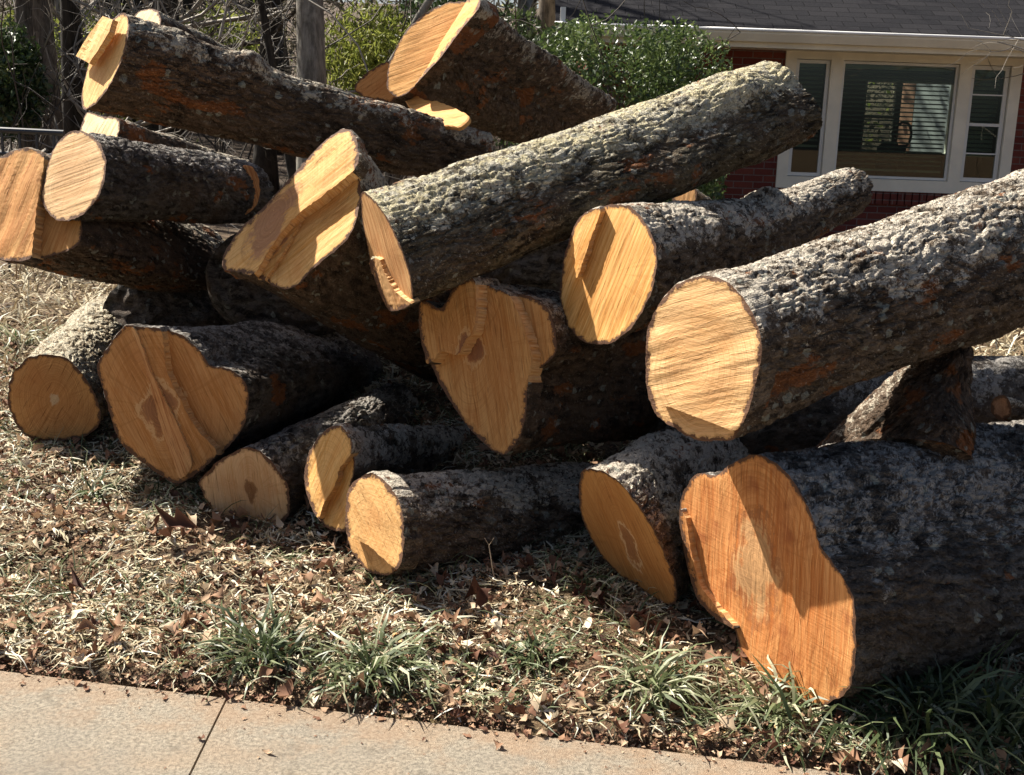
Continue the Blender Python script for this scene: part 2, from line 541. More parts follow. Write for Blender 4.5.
def log(label, poly, Y, path, bark='grey', lit=None, wood=None, slabs=(), knots=(), seed=0, rough=1.0, N_=260, step=.007,
        end='rough', cat='log', name='log', normal=None, bark_end=False):
    """path: list of (px,py,Y,scale) after the near face"""
    px = np.asarray(poly, float)
    px = smooth_closed(resample(px, N_), 3)
    c_px = px.mean(0)
    p0 = unp(c_px[0], c_px[1], Y)
    ctrs = [p0] + [unp(q[0], q[1], q[2]) for q in path]
    scs = [1.0] + [q[3] for q in path]
    ctrs = np.array(ctrs)
    a = unit(ctrs[1] - ctrs[0])
    n = unit(normal) if normal is not None else fit_normal(px, p0, a, lit)
    FP = np.array([hit_plane(x, y, p0, n) for x, y in px])
    FP = FP + unit(np.cross(n, [0, 0, 1]))[None] * 0
    # ragged outline
    cc = FP.mean(0)
    rad = FP - cc; radu = rad / np.linalg.norm(rad, axis=1)[:, None]
    FP = FP + radu * (.005 * perlin(FP * 25 + seed) + .003 * perlin(FP * 90 + seed))[:, None]
    h = (FP - p0) @ a
    S = (FP - p0) - h[:, None] * a                      # section across the trunk
    Fc = np.fft.fft(S, axis=0); k = np.fft.fftfreq(N_) * N_
    Fs = Fc.copy(); Fs[np.abs(k) > 3] = 0
    Ssm = np.real(np.fft.ifft(Fs, axis=0))
    # path samples
    segl = np.linalg.norm(np.diff(ctrs, axis=0), axis=1); cum = np.r_[0, np.cumsum(segl)]; L = cum[-1]
    K = max(8, int(L / step))
    sv = np.linspace(0, L, K)
    if len(ctrs) > 2:                                    # smooth bend
        fine = np.stack([np.interp(sv, cum, ctrs[:, j]) for j in range(3)], 1)
        sc = np.interp(sv, cum, scs)
        for _ in range(int(K * 1.2)):
            fine[1:-1] = .25 * fine[:-2] + .5 * fine[1:-1] + .25 * fine[2:]
            sc[1:-1] = .25 * sc[:-2] + .5 * sc[1:-1] + .25 * sc[2:]
    else:
        fine = np.stack([np.interp(sv, cum, ctrs[:, j]) for j in range(3)], 1); sc = np.interp(sv, cum, scs)
    wv = sstep(0, .35 * L, sv)[:, None, None]
    sec = S[None] * (1 - wv) + Ssm[None] * wv
    relax = np.clip(1 - sv / (.8 * L), 0, 1)
    V = fine[:, None, :] + sec * sc[:, None, None] + (h[None, :] * relax[:, None])[..., None] * a
    # local coordinates for the bark
    ucoord = sv[:, None] + h[None, :] * relax[:, None]
    e1 = unit(np.cross(a, [0, 0, 1])); e2 = np.cross(e1, a)
    q = np.stack([ucoord, np.broadcast_to((sec * sc[:, None, None]) @ e1, ucoord.shape), np.broadcast_to((sec * sc[:, None, None]) @ e2, ucoord.shape)], -1).reshape(-1, 3)
    q = q + seed * 1.37
    rdir = sec / (np.linalg.norm(sec, axis=2)[..., None] + 1e-6)
    rdir = rdir.reshape(-1, 3)
    wq = q + .03 * np.stack([perlin(q * 7), perlin(q * 7 + 31), perlin(q * 7 + 71)], 1)
    an = np.array([1, 1, 1.0])
    wq = wq + .006 * np.stack([perlin(q * 45), perlin(q * 45 + 11), perlin(q * 45 + 23)], 1)
    f1, f2, cid = worley(wq * [9, 25, 25] + 50)
    crack = 1 - sstep(.02, .15, f2 - f1)
    q2 = perlin(wq * [6, 38, 38] + 9) + .25 * perlin(wq * [30, 80, 80])
    crack2 = 1 - sstep(.02, .22, np.abs(q2))
    flake = sstep(-.02, .06, perlin(wq * [9, 36, 36] + 80))
    fine_n = fbm(q * [50, 85, 85], 3, .65)
    lump = fbm(q * 2.6 + 4, 2)
    disp = rough * (-.009 * crack - .004 * crack2 + .0028 * (cid - .5) + .0022 * flake + .0020 * fine_n) + .015 * lump
    fade = np.repeat(sstep(-.001, .03, sv), N_)
    fade_l = np.repeat(sstep(0, .25, sv), N_)
    disp = disp * fade - .015 * lump * (fade - fade_l) - .002 * rough
    V = V.reshape(-1, 3)
    for (kx, ky, kr, ka) in knots:
        pr = project(V)
        dd = np.hypot(pr[:, 0] - kx, pr[:, 1] - ky)
        cand = np.where(dd < dd.min() + 4)[0]
        kp = V[cand[np.argmin(pr[cand, 2])]]
        r2 = ((V - kp) ** 2).sum(1)
        disp = disp + ka * np.exp(-r2 / kr ** 2)
    V = V + rdir * disp[:, None]
    V[:N_] = FP
    V = V.reshape(K, N_, 3)
    # far end
    extra = []
    le = V[-1]; ce = le.mean(0)
    rr = np.linalg.norm(le - ce, axis=1).mean()
    for f in (.96, .88, .75, .55, .3, .08):
        ringv = ce + (le - ce) * f
        if end == 'torn':
            out = .45 * rr * (1 - f) + rr * .28 * perlin(ringv * 14 + seed) * (1 - f) ** .3
        else:
            out = .10 * rr * (1 - f) ** .5 + .012 * perlin(ringv * 20 + seed)
        extra.append(ringv + unit(fine[-1] - fine[-2]) * np.reshape(out, (-1, 1)))
    V = np.concatenate([V, np.array(extra)], 0)
    K2 = len(V)
    id2 = np.arange(K2 * N_).reshape(K2, N_)
    nxt = np.roll(id2, -1, 1)
    qd = np.stack([id2[:-1], nxt[:-1], nxt[1:], id2[1:]], -1).reshape(-1, 4)
    bk = np.concatenate([q.reshape(K, N_, 3), np.repeat(q.reshape(K, N_, 3)[-1:], K2 - K, 0) + (np.array(extra) - le[None]) ], 0).reshape(-1, 3)
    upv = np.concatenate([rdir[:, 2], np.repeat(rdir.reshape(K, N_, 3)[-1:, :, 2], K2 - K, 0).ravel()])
    Vf = V.reshape(-1, 3)
    base = Vf[np.argmin(Vf[:, 2])]
    root = empty(name, (p0[0], p0[1], base[2]), label, cat, PILE)
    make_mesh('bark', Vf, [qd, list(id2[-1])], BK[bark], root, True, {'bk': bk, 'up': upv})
    # ---- cut face
    fx = unit(np.cross([0, 0, 1], n)); fy = np.cross(n, fx)
    if np.dot(fx, RT) < 0: fx = -fx
    R_ = 46
    ts = np.linspace(1, 0.02, R_)
    G = cc[None, None] + (FP - cc)[None] * ts[:, None, None]
    Gf = G.reshape(-1, 3)
    fuv = np.stack([(Gf - cc) @ fx, (Gf - cc) @ fy, np.zeros(len(Gf))], 1)
    rl = np.linalg.norm(FP - cc, axis=1)
    edge = ((1 - ts)[:, None] * rl[None]).ravel()
    gr = math.radians((wood or {}).get('grain', 90))
    al = fuv[:, 0] * math.cos(gr) + fuv[:, 1] * math.sin(gr); ac = -fuv[:, 0] * math.sin(gr) + fuv[:, 1] * math.cos(gr)
    pp = np.stack([al * 3.5 + seed, ac * 70, np.zeros(len(al))], 1)
    relief = (.0010 * perlin(pp) + .0026 * np.maximum(0, perlin(pp * [1.3, .45, 1] + 40) - .15) + .005 * perlin(fuv * 6 + seed)) * np.clip(edge / .012, 0, 1)
    if bark_end:
        relief = .10 * (1 - np.repeat(ts, N_) ** 2) + (.05 * perlin(fuv * [7, 7, 1] + seed) + .025 * perlin(fuv * [22, 22, 1] + seed)) * np.clip(edge / .03, 0, 1)
    Gf = Gf + n[None] * relief[:, None]
    idg = np.arange(R_ * N_).reshape(R_, N_); nx_ = np.roll(idg, -1, 1)
    qg = np.stack([idg[:-1], nx_[:-1], nx_[1:], idg[1:]], -1).reshape(-1, 4)
    wm = BK[bark] if bark_end else wood_mat('cut_wood', seed=seed, **(wood or dict(pale=(.76, .50, .22), mid=(.62, .33, .11))))  # filler ends get bark in place of wood so gaps read dark
    make_mesh('bark_capped_end' if bark_end else 'cut_face', Gf, [qg, list(idg[-1])], wm, root, True, {'fuv': fuv, 'edge': edge, 'bk': Gf - p0 + seed, 'up': np.zeros(len(Gf))})
    # ---- steps and hinge slabs standing proud of the cut
    for sb in slabs:
        sp = np.asarray(sb['px'], float); d = sb.get('d', .04); tilt = sb.get('tilt')
        n2 = unit(n + (np.array(tilt) if tilt is not None else 0))
        cpx = sp.mean(0)
        cbase = hit_plane(cpx[0], cpx[1], p0, n)
        pl = cbase + n * d
        ns = max(60, int(len(sp) * 12))
        spr = smooth_closed(resample(np.concatenate([sp, np.roll(sp, -1, 0)], 1).reshape(-1, 2) if 'free' in sb else sp, ns), 1)
        cen2 = spr.mean(0); perp = np.r_[0, np.cumsum(np.linalg.norm(np.diff(spr, axis=0), axis=1))]
        jag = perlin(np.stack([perp * .16, np.full(ns, seed * 3.1), np.zeros(ns)], 1)) * .9 + perlin(np.stack([perp * .5, np.full(ns, seed * 7.7), np.zeros(ns)], 1)) * .7
        tang = np.roll(spr, -1, 0) - np.roll(spr, 1, 0); nor2 = np.stack([tang[:, 1], -tang[:, 0]], 1); nor2 /= np.linalg.norm(nor2, axis=1)[:, None] + 1e-9
        spr = spr + nor2 * jag[:, None] * sb.get('jag', 1.0)
        lo, hi = spr.min(0), spr.max(0)
        gx_, gy_ = np.meshgrid(np.arange(lo[0], hi[0], 2.6), np.arange(lo[1], hi[1], 2.6))
        gp_ = np.stack([gx_.ravel(), gy_.ravel()], 1) + np.random.default_rng(seed).normal(size=(gx_.size, 2)) * .4
        dB = np.min(np.hypot(gp_[:, None, 0] - spr[None, :, 0], gp_[:, None, 1] - spr[None, :, 1]), 1)
        ins = np.zeros(len(gp_), bool)
        for i_ in range(ns):
            (ax_, ay_), (bx_, by_) = spr[i_], spr[(i_ + 1) % ns]
            hit = ((ay_ > gp_[:, 1]) != (by_ > gp_[:, 1])) & (gp_[:, 0] < (bx_ - ax_) * (gp_[:, 1] - ay_) / (by_ - ay_ + 1e-12) + ax_)
            ins ^= hit
        gp_ = gp_[(dB > 1.6) & ins]
        allp = np.concatenate([spr, gp_])
        co, _e, fa, ov_, _, _ = mgeo.delaunay_2d_cdt([Vector(p) for p in allp.tolist()], [], [list(range(ns))], 1, 1e-6)
        co = np.array([[c_[0], c_[1]] for c_ in co])
        loop = []
        inv = {}
        for i_, o_l in enumerate(ov_):
            for o_i in o_l: inv[o_i] = i_
        loop = np.array([inv.get(i_, 0) for i_ in range(ns)])
        nfv = len(co)
        front_all = np.array([hit_plane(x, y, pl, n2) for x, y in co])
        dL = np.concatenate([np.min(np.hypot(ch[:, None, 0] - px[None, :, 0], ch[:, None, 1] - px[None, :, 1]), 1) for ch in np.array_split(co, max(1, len(co) // 400))])
        dBf = np.concatenate([np.min(np.hypot(ch[:, None, 0] - spr[None, :, 0], ch[:, None, 1] - spr[None, :, 1]), 1) for ch in np.array_split(co, max(1, len(co) // 400))])
        m_px = Y / F
        front = front_all[loop]
        fu0 = np.stack([(front_all - cc) @ fx, (front_all - cc) @ fy], 1)
        al_ = fu0[:, 0] * math.cos(gr) + fu0[:, 1] * math.sin(gr); ac_ = -fu0[:, 0] * math.sin(gr) + fu0[:, 1] * math.cos(gr)
        rel = (.0016 * perlin(np.stack([al_ * 4 + seed, ac_ * 70, 0 * al_], 1)) + .006 * perlin(np.stack([al_ * 5, ac_ * 16, 0 * al_ + seed], 1))) * np.clip(dBf / 3, 0, 1)
        front_all = front_all + n2 * rel[:, None]
        if 'free' in sb:
            backs = [front - n * sb['free'] * t for t in (.3, .7, 1.0)]
        else:
            dep = ((front - p0) @ n) + .02
            dep = dep / max(.25, np.dot(n, -a))
            backs = [front + a[None] * (dep * t)[:, None] for t in (.12, .5, 1.0)]
        onb = (dL[loop] < 2.6) & ('free' not in sb)
        cenf = front.mean(0)
        push = front - cenf; push /= np.linalg.norm(push, axis=1)[:, None]
        per = np.r_[0, np.cumsum(np.linalg.norm(np.diff(front, axis=0), axis=1))]
        flute = perlin(np.stack([per * 55, np.zeros(ns), np.full(ns, seed * 1.3)], 1)) * .6 + perlin(np.stack([per * 140, np.zeros(ns), np.full(ns, seed * 2.3)], 1)) * .4
        for r, bb in enumerate(backs):
            fl_k = 1.0 if 'free' in sb else min(1.0, d / .05) ** 1.5
            amp = np.where(onb, .004 + .007 * perlin(bb * 38), fl_k * (.004 * flute * (1 + .4 * r) + .003 * perlin(bb * 60)))
            bb += push * amp[:, None]
        nb_l = len(backs)
        Vs = np.concatenate([front_all] + backs)
        rows = np.concatenate([loop[None]] + [(nfv + r * ns + np.arange(ns))[None] for r in range(nb_l)])
        nn = np.roll(rows, -1, 1)
        qs = np.stack([rows[:-1], nn[:-1], nn[1:], rows[1:]], -1).reshape(-1, 4)
        tris = np.array([list(f_) for f_ in fa if len(f_) == 3])
        fuvs = np.stack([(Vs - cc) @ fx, (Vs - cc) @ fy, np.zeros(len(Vs))], 1)
        for r in range(nb_l):
            fuvs[nfv + r * ns:nfv + (r + 1) * ns] = np.stack([per, np.full(ns, (r + 1) * .05), np.zeros(ns)], 1)
        edg = np.full(len(Vs), .06); edg[:nfv] = np.minimum(dL * m_px, .2) if 'free' not in sb else .08
        bks = np.stack([(Vs - p0) @ a, (Vs - p0) @ e1, (Vs - p0) @ e2], 1) + seed * 1.37
        ups = (Vs - Vs.mean(0)); ups = ups[:, 2] / (np.linalg.norm(ups, axis=1) + 1e-6)
        fm = np.concatenate([np.zeros(len(tris), int)] + [np.where(onb, 2, 1) for r in range(nb_l)] + [[1]])
        front_m = wm if sb.get('mat') is None else sb['mat']
        make_mesh(sb.get('name', 'split_slab'), Vs, [tris, qs, list(rows[-1])], None, root, False,
                  {'fuv': fuvs, 'edge': edg, 'bk': bks, 'up': ups}, mats=[front_m, SPLIT_MAT, BK[bark]], fmat=fm)
    ss = S - S.mean(0)
    ex = [np.ptp(ss @ unit(np.cross(a, [0, 0, 1]))), np.ptp(ss @ np.cross(unit(np.cross(a, [0, 0, 1])), a))]
    print('LOG', label[:34], 'a', np.round(a, 2), 'n', np.round(n, 2), 'n.s', round(float(n @ SUN), 2), 'sec', np.round(ex, 2), 'L', round(float(L), 2),
          'bottom', round(float(base[2]), 2), 'gnd', round(float(ground(base[0], base[1])[0]), 2))
    return root


TANP = dict(pale=(.72, .46, .19), mid=(.58, .30, .09))
GOLD = dict(pale=(.72, .44, .15), mid=(.58, .28, .065))
BRWN = dict(pale=(.62, .36, .14), mid=(.44, .20, .06))
ORNG = dict(pale=(.70, .34, .11), mid=(.50, .17, .04))

# --- bottom row, left to right
log('small round log end with pale pith spot, lowest at the far left',
    [(9.5, 382), (16, 368), (30, 357), (49, 354), (68, 359), (85, 377), (96, 396), (101, 415), (98, 428), (82, 437), (55, 441), (27, 437), (14, 420), (8, 401)],
    5.0, [(112, 328, 6.5, .95)], 'tan', -.1, dict(pale=(.56, .29, .09), mid=(.38, .15, .04), heart=(.62, .45, .27), pith=(.005, .0), hr=(.02, .03), rings=.7, ringf=60, streak=.25, grain=60), seed=1)

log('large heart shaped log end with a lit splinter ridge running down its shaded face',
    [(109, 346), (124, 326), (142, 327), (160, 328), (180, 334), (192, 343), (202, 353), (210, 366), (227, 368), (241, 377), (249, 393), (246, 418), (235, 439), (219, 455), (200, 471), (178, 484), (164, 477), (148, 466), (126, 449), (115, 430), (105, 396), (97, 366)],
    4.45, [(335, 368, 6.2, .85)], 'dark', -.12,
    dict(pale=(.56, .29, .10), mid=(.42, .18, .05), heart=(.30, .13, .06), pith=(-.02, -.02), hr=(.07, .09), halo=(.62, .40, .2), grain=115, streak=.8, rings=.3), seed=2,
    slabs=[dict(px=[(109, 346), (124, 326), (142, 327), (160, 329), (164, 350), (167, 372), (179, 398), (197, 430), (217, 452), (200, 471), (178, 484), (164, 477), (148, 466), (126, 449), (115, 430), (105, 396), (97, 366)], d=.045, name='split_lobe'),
           dict(px=[(131, 328), (134, 328), (142, 345), (153, 375), (163, 396), (172, 414), (183, 437), (192, 462), (188, 473), (179, 478), (174, 463), (168, 448), (160, 424), (152, 392), (144, 362), (137, 345)], d=.058, name='splinter_ridge', mat=RIDGE_BEVEL_WOOD)])

log('half buried low log end with a dark brown stain on its face',
    [(199, 484), (207, 472), (216, 463), (237, 450), (251, 447), (265, 455), (278, 470), (288, 487), (290, 503), (286, 518), (270, 532), (240, 532), (213, 512)],
    4.25, [(392, 415, 5.6, .95)], 'dark', -.05, dict(pale=(.62, .40, .19), mid=(.50, .27, .10), heart=(.20, .08, .025), pith=(.015, -.005), hr=(.022, .055), grain=95, streak=.4), seed=3)

log('narrow golden oval log end directly behind the stepped oval log at front centre',
    [(336, 425), (345, 429), (352, 444), (354.5, 470), (350, 490), (349, 510), (347, 531), (333, 530), (319, 520), (308.5, 500), (304, 476), (310, 451), (322, 433)],
    4.12, [(478, 452, 5.5, .72)], 'rough', .35, dict(GOLD, grain=70, streak=.8), seed=4,
    slabs=[dict(px=[(336, 425), (345, 429), (352, 444), (350, 455), (340, 468), (335, 485), (323, 505), (319, 519), (308.5, 500), (304, 476), (310, 451), (322, 433)], d=.035, name='split_slab')],
    knots=[(447, 447, .05, .035)], N_=150)

log('log with bright oval cut stepped at its foot, lying on leaves at the front centre',
    [(369, 473), (382, 478), (396, 495), (403, 514), (404, 533), (403, 555), (397, 569), (385, 575), (368, 571), (353, 553), (347, 534.5), (346, 508.5), (348, 492), (355, 481)],
    3.8, [(612, 508, 4.6, 1.08)], 'rough', .4, dict(pale=(.70, .42, .15), mid=(.58, .28, .08), grain=145, streak=.45, rings=.5, ringf=44, hr=(.05, .06), pith=(.01, -.02), saw=145), seed=5,
    slabs=[dict(px=[(369, 473), (382, 478), (396, 495), (403, 514), (404, 533), (403, 555), (397, 569), (382, 558), (366, 544), (347, 534.5), (346, 508.5), (348, 492), (355, 481)], d=.05, name='split_slab')])

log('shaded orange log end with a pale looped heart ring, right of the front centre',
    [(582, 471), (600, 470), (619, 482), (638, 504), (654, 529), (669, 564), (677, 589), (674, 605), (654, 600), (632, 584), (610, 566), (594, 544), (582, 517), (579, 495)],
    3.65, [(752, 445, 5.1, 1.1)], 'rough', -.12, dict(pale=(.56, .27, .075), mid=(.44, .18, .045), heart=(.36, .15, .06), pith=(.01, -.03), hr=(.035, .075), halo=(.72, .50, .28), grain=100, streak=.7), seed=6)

log('huge red orange log end with a pale heart, lowest and largest at the front right',
    [(697, 473), (716, 475), (735, 462), (751, 455), (766, 457), (785, 471), (802, 495), (813, 517), (819, 542), (829, 557), (844, 579), (854, 601), (856, 639), (854, 670), (849, 690), (831, 703), (810, 709), (792, 701), (771, 690), (750, 669), (739, 644), (734, 629), (714, 617), (696, 596), (686, 560), (679, 521), (681, 500), (687, 487)],
    3.2, [(1090, 520, 4.05, 1.08)], 'dark', .3, dict(ORNG, heart=(.56, .33, .15), halo=(.30, .11, .04), pith=(-.05, .02), hr=(.09, .13), grain=88, streak=.9, rings=.5, ringf=24, blotch=.75, blotch_col=(.27, .075, .025), saw=10), seed=7, N_=340, rough=1.25,
    slabs=[dict(px=[(680, 508), (686, 520), (690, 545), (700, 585), (715, 605), (735, 629), (714, 617), (696, 596), (686, 560), (679, 521)], d=.022, name='split_lip')])

# --- middle row
log('wide stepped log end with a dark pith eye in the middle of the pile',
    [(419, 307.6), (427, 301.6), (441, 309), (452, 291), (463, 280), (475, 280), (493, 286), (509, 292), (531, 297), (545, 305), (553, 321), (557, 351), (549, 362), (535, 372), (528.5, 390), (526, 415), (520, 437), (509, 452), (501, 455), (487, 446), (466, 424), (449, 399), (438, 380), (430, 362), (424, 352), (420, 335)],
    4.2, [(655, 362, 5.1, 1.05)], 'brown', .18, dict(pale=(.60, .32, .10), mid=(.44, .18, .045), heart=(.25, .10, .05), pith=(-.01, .02), hr=(.035, .06), halo=(.6, .36, .16), grain=110, streak=.8), seed=8, N_=240,
    slabs=[dict(px=[(475, 280), (493, 288), (509, 295), (520, 318), (531, 355), (528, 381), (526, 415), (520, 437), (509, 452), (501, 454), (487, 446), (466, 424), (449, 399), (438, 380), (432, 360), (440, 330), (462, 300)], d=.055, name='split_slab'),
           dict(px=[(419, 308), (427, 302), (441, 309), (452, 291), (463, 280), (475, 281), (475, 324), (466, 340), (457, 355), (441, 351), (433, 360), (426, 362)], d=.115, name='split_lobe')])

log('log with bright fibrous oval cut, splinter at its top and a knobbly broken far end',
    [(563, 264), (569.5, 239), (578, 220), (591, 209), (613, 204), (632, 208), (646, 223), (654, 239), (656.5, 261), (653, 288), (641, 313), (627, 332), (610.5, 343), (591, 344.5), (575, 335), (565, 321), (560, 299)],
    4.05, [(735, 242, 4.9, .78), (790, 222, 5.3, .62), (852, 192, 5.6, .50)], 'rough', .4, dict(pale=(.72, .42, .13), mid=(.54, .24, .05), grain=78, streak=1.0, rings=0, blotch=.2), seed=9, end='torn',
    slabs=[dict(px=[(574, 240), (580, 225), (589, 211), (598, 208), (600, 214), (592, 235), (580, 270), (576, 278)], d=.034, name='splinter')],
    knots=[(770, 190, .07, .04), (720, 225, .05, .02)])

log('thick long log with pale round sawn face, resting above the huge red orange log',
    [(646, 360), (647.5, 330), (659, 304), (677.5, 284), (704, 275.6), (726, 281), (745, 300), (758, 326), (762, 352), (756, 382.5), (749, 409), (741, 428), (730, 440), (705, 441), (689, 437), (670, 425.6), (655, 412.5), (647, 390)],
    3.3, [(1050, 238, 4.1, 1.13)], 'rough', .33, dict(pale=(.72, .45, .19), mid=(.56, .29, .09), grain=20, streak=.18, rings=.5, ringf=46, hr=(.07, .07), pith=(.02, -.03), saw=12, blotch=.2), seed=10, N_=320, rough=1.15,
    slabs=[dict(px=[(646, 360), (647.5, 330), (659, 304), (677.5, 284), (704, 275.6), (726, 281), (745, 300), (758, 326), (762, 352), (756, 382.5), (749, 409), (742, 424), (734, 431), (715, 424), (696, 417), (680, 411), (666, 406), (656, 409), (647, 390)], d=.045, name='sawn_slab')],
    knots=[(800, 315, .07, .02)])

# --- upper row
log('long mossy log sloping up to the right across the top of the pile',
    [(361, 192), (369.5, 195), (380.5, 208), (391, 225), (402, 249.5), (410.5, 277), (413, 296), (410.5, 305.5), (391, 311), (381, 296), (373, 272), (367, 245), (362, 217)],
    4.15, [(783, 102, 5.15, .93)], 'moss', .12, dict(pale=(.60, .36, .14), mid=(.40, .18, .06), grain=110, streak=1.0, rings=.1), seed=11, N_=240, end='torn',
    slabs=[dict(px=[(369, 262), (378, 258), (386, 276), (396, 292), (410.5, 305), (391, 311), (382, 297), (374, 278)], d=.018, name='split_step')],
    knots=[(745, 88, .09, .045), (690, 175, .10, .03), (615, 170, .06, .02)])

log('big tilted log with a long slanted face cracked down the middle, half in shadow',
    [(342, 129), (353, 133), (358, 146), (356, 170), (361, 189), (358.6, 214), (348, 238.5), (337, 249), (315, 267), (296, 286), (279, 289), (260, 277), (241, 272), (223, 269), (225, 252), (241, 228), (263, 208), (287.5, 181), (320, 145.5)],
    4.5, [(452, 335, 5.9, .85)], 'brown', .35, dict(GOLD, heart=(.36, .17, .09), pith=(-.07, -.06), hr=(.09, .16), grain=50, streak=.8, blotch=.3), seed=12, N_=240,
    slabs=[dict(px=[(342, 129), (353, 133), (358, 146), (357, 166), (337, 184), (318, 199), (304, 209), (290, 222), (272, 245), (254, 274), (241, 272), (223, 269), (225, 252), (241, 228), (263, 208), (287.5, 181), (320, 145.5)], d=.055, name='split_slab'),
           dict(px=[(258, 275), (278, 244), (297, 216), (304, 214), (288, 244), (265, 279)], d=.018, name='split_strip')])

log('knotty log with a plank of hinge wood sticking out of its pale cut',
    [(122, 13), (127, 16), (129, 25), (127, 42), (119, 66), (108, 88), (96, 103), (86, 110), (82, 106), (82, 92), (87, 70), (92, 52), (102, 34), (112, 20)],
    4.75, [(300, 118, 5.1, .86), (480, 160, 5.7, .74)], 'brown', .35, dict(pale=(.76, .50, .19), mid=(.64, .35, .10), grain=65, streak=.5), seed=13,
    slabs=[dict(px=[(76, 56), (82, 45), (92, 30), (102.5, 16), (112.6, 19.7), (109, 32), (98, 50), (89, 63)], d=.05, free=.022, jag=.25, name='hinge_plank')],
    knots=[(262, 48, .07, .05), (185, 38, .08, .02)])

log('short log with a round pale sawn end, resting on the upper left of the pile',
    [(75, 130), (90, 134), (101, 145), (106, 161), (105, 178), (100, 194), (90, 208), (80, 216), (68, 221), (57, 220), (46, 210), (41, 196), (45, 175), (52, 153), (62, 137)],
    4.9, [(246, 192, 6.4, .93)], 'dark', .3, dict(pale=(.74, .49, .23), mid=(.60, .34, .12), grain=20, streak=.15, rings=.5, ringf=50, hr=(.06, .06), pith=(-.02, -.03), blotch=.1), seed=14)

bv_root = [o for o in COL.objects if o.get('label', '').startswith('short log with a round pale')][0]
log('two faceted log end with vertical fibres, cut off by the left edge of the photo',
    [(-25, 200), (-18, 170), (0, 157), (16, 150), (30, 148), (45, 155), (60, 172), (75, 203), (82, 228), (77, 246), (55, 255), (30, 259), (0, 259), (-18, 242)],
    5.0, [(205, 268, 6.7, .95)], 'brown', .3, dict(pale=(.66, .36, .11), mid=(.48, .20, .05), grain=88, streak=1.0, rings=0), seed=15,
    slabs=[dict(px=[(-25, 200), (-18, 170), (0, 157), (16, 150), (30, 148), (44, 156), (39, 190), (34, 230), (30, 259), (0, 259), (-18, 242)], d=.06, name='split_slab')])

log('steep topmost log with an orange face and a bright sharp edge strip',
    [(387, 88), (387, 80), (389, 63), (403, 35), (425, 13), (447, 3), (466, 1), (478, -3), (479, 8), (461, 30), (441, 57), (428, 71), (415, 86), (404, 96), (394, 97)],
    5.8, [(585, 128, 7.6, .9)], 'brown', None, dict(pale=(.70, .38, .11), mid=(.58, .26, .055), grain=20, streak=.6), seed=16, normal=(-.45, -.8, .38),
    slabs=[dict(px=[(414, 86), (421, 76), (428, 66), (441, 42), (462, 9), (468, -2), (479, -4), (479, 8), (461, 30), (441, 57), (428, 71)], d=.04, name='edge_strip', tilt=(-.45, .4, .2), jag=.25)])

log('rust coloured log end in shade, tucked behind the steep topmost log',
    [(355, 85), (365, 74), (377, 66), (389, 61.5), (402, 66), (408, 80), (402, 96), (387, 102), (370, 99), (357, 93)],
    6.2, [(520, 130, 8.0, .9)], 'brown', -.1, dict(pale=(.62, .30, .09), mid=(.50, .20, .05), grain=40), seed=17, N_=120, step=.02)

log('small pale log end peeking over the top of the upper left log',
    [(134, 17), (138, 12), (147, 9), (157, 10), (161, 20), (158, 34), (147, 41), (136, 36), (131, 26)],
    6.6, [(230, 62, 8.2, .95)], 'brown', .5, dict(pale=(.84, .64, .34), mid=(.76, .52, .24)), seed=18, N_=110, step=.02)

log('pale cut log end wedged between two logs at the upper left',
    [(81, 126), (87.5, 112), (101, 116), (118, 118), (119, 130), (115, 148), (100, 156), (86, 150), (80, 138)],
    5.6, [(240, 172, 7.4, .95)], 'brown', .5, dict(pale=(.84, .64, .34), mid=(.76, .52, .24)), seed=19, N_=110, step=.02)

log('small dark cut branch end in the shadow at the right edge of the pile',
    [(993, 399), (1000, 395), (1008, 399), (1012, 409), (1008, 418), (998, 419), (991, 410)],
    4.35, [(1075, 425, 4.8, .95)], 'brown', -.1, dict(pale=(.45, .25, .13), mid=(.30, .14, .06), rings=.6), seed=20, N_=100, step=.012, cat='branch', name='cut_branch')

log('flared dark root crotch rising to a torn tip between the big right hand logs',
    [(800, 462), (822, 448), (858, 440), (905, 438), (950, 444), (974, 460), (960, 474), (910, 480), (855, 479), (815, 473)],
    3.86, [(922, 415, 3.80, .82), (962, 345, 3.82, .22)], 'brown', None, None, seed=21, N_=220, end='torn', normal=(-.25, -.40, -.88), rough=1.5, bark_end=True)

log('thin broken limb poking out under the long mossy log',
    [(672, 196), (680, 186), (690, 184), (697, 192), (694, 204), (683, 210), (674, 206)],
    5.4, [(738, 228, 6.2, .75)], 'rough', .2, dict(BRWN), seed=22, N_=90, step=.012, cat='branch', name='broken_branch')

log('trunk section in deep shadow at the back, behind the big tilted log',  # this and the next three: filler added so gaps in the pile read dark
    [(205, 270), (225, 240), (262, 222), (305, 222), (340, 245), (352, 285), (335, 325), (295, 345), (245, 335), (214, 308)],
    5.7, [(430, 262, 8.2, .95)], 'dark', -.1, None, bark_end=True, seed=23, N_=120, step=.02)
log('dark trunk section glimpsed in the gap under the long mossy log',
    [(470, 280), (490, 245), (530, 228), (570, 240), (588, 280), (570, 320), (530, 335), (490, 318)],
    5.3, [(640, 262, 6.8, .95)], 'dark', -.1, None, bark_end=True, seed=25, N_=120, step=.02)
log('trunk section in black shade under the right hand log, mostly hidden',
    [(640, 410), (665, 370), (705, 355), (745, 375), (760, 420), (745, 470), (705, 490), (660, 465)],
    4.7, [(1010, 408, 5.2, .9)], 'dark', -.1, None, bark_end=True, seed=24, N_=120, step=.02)
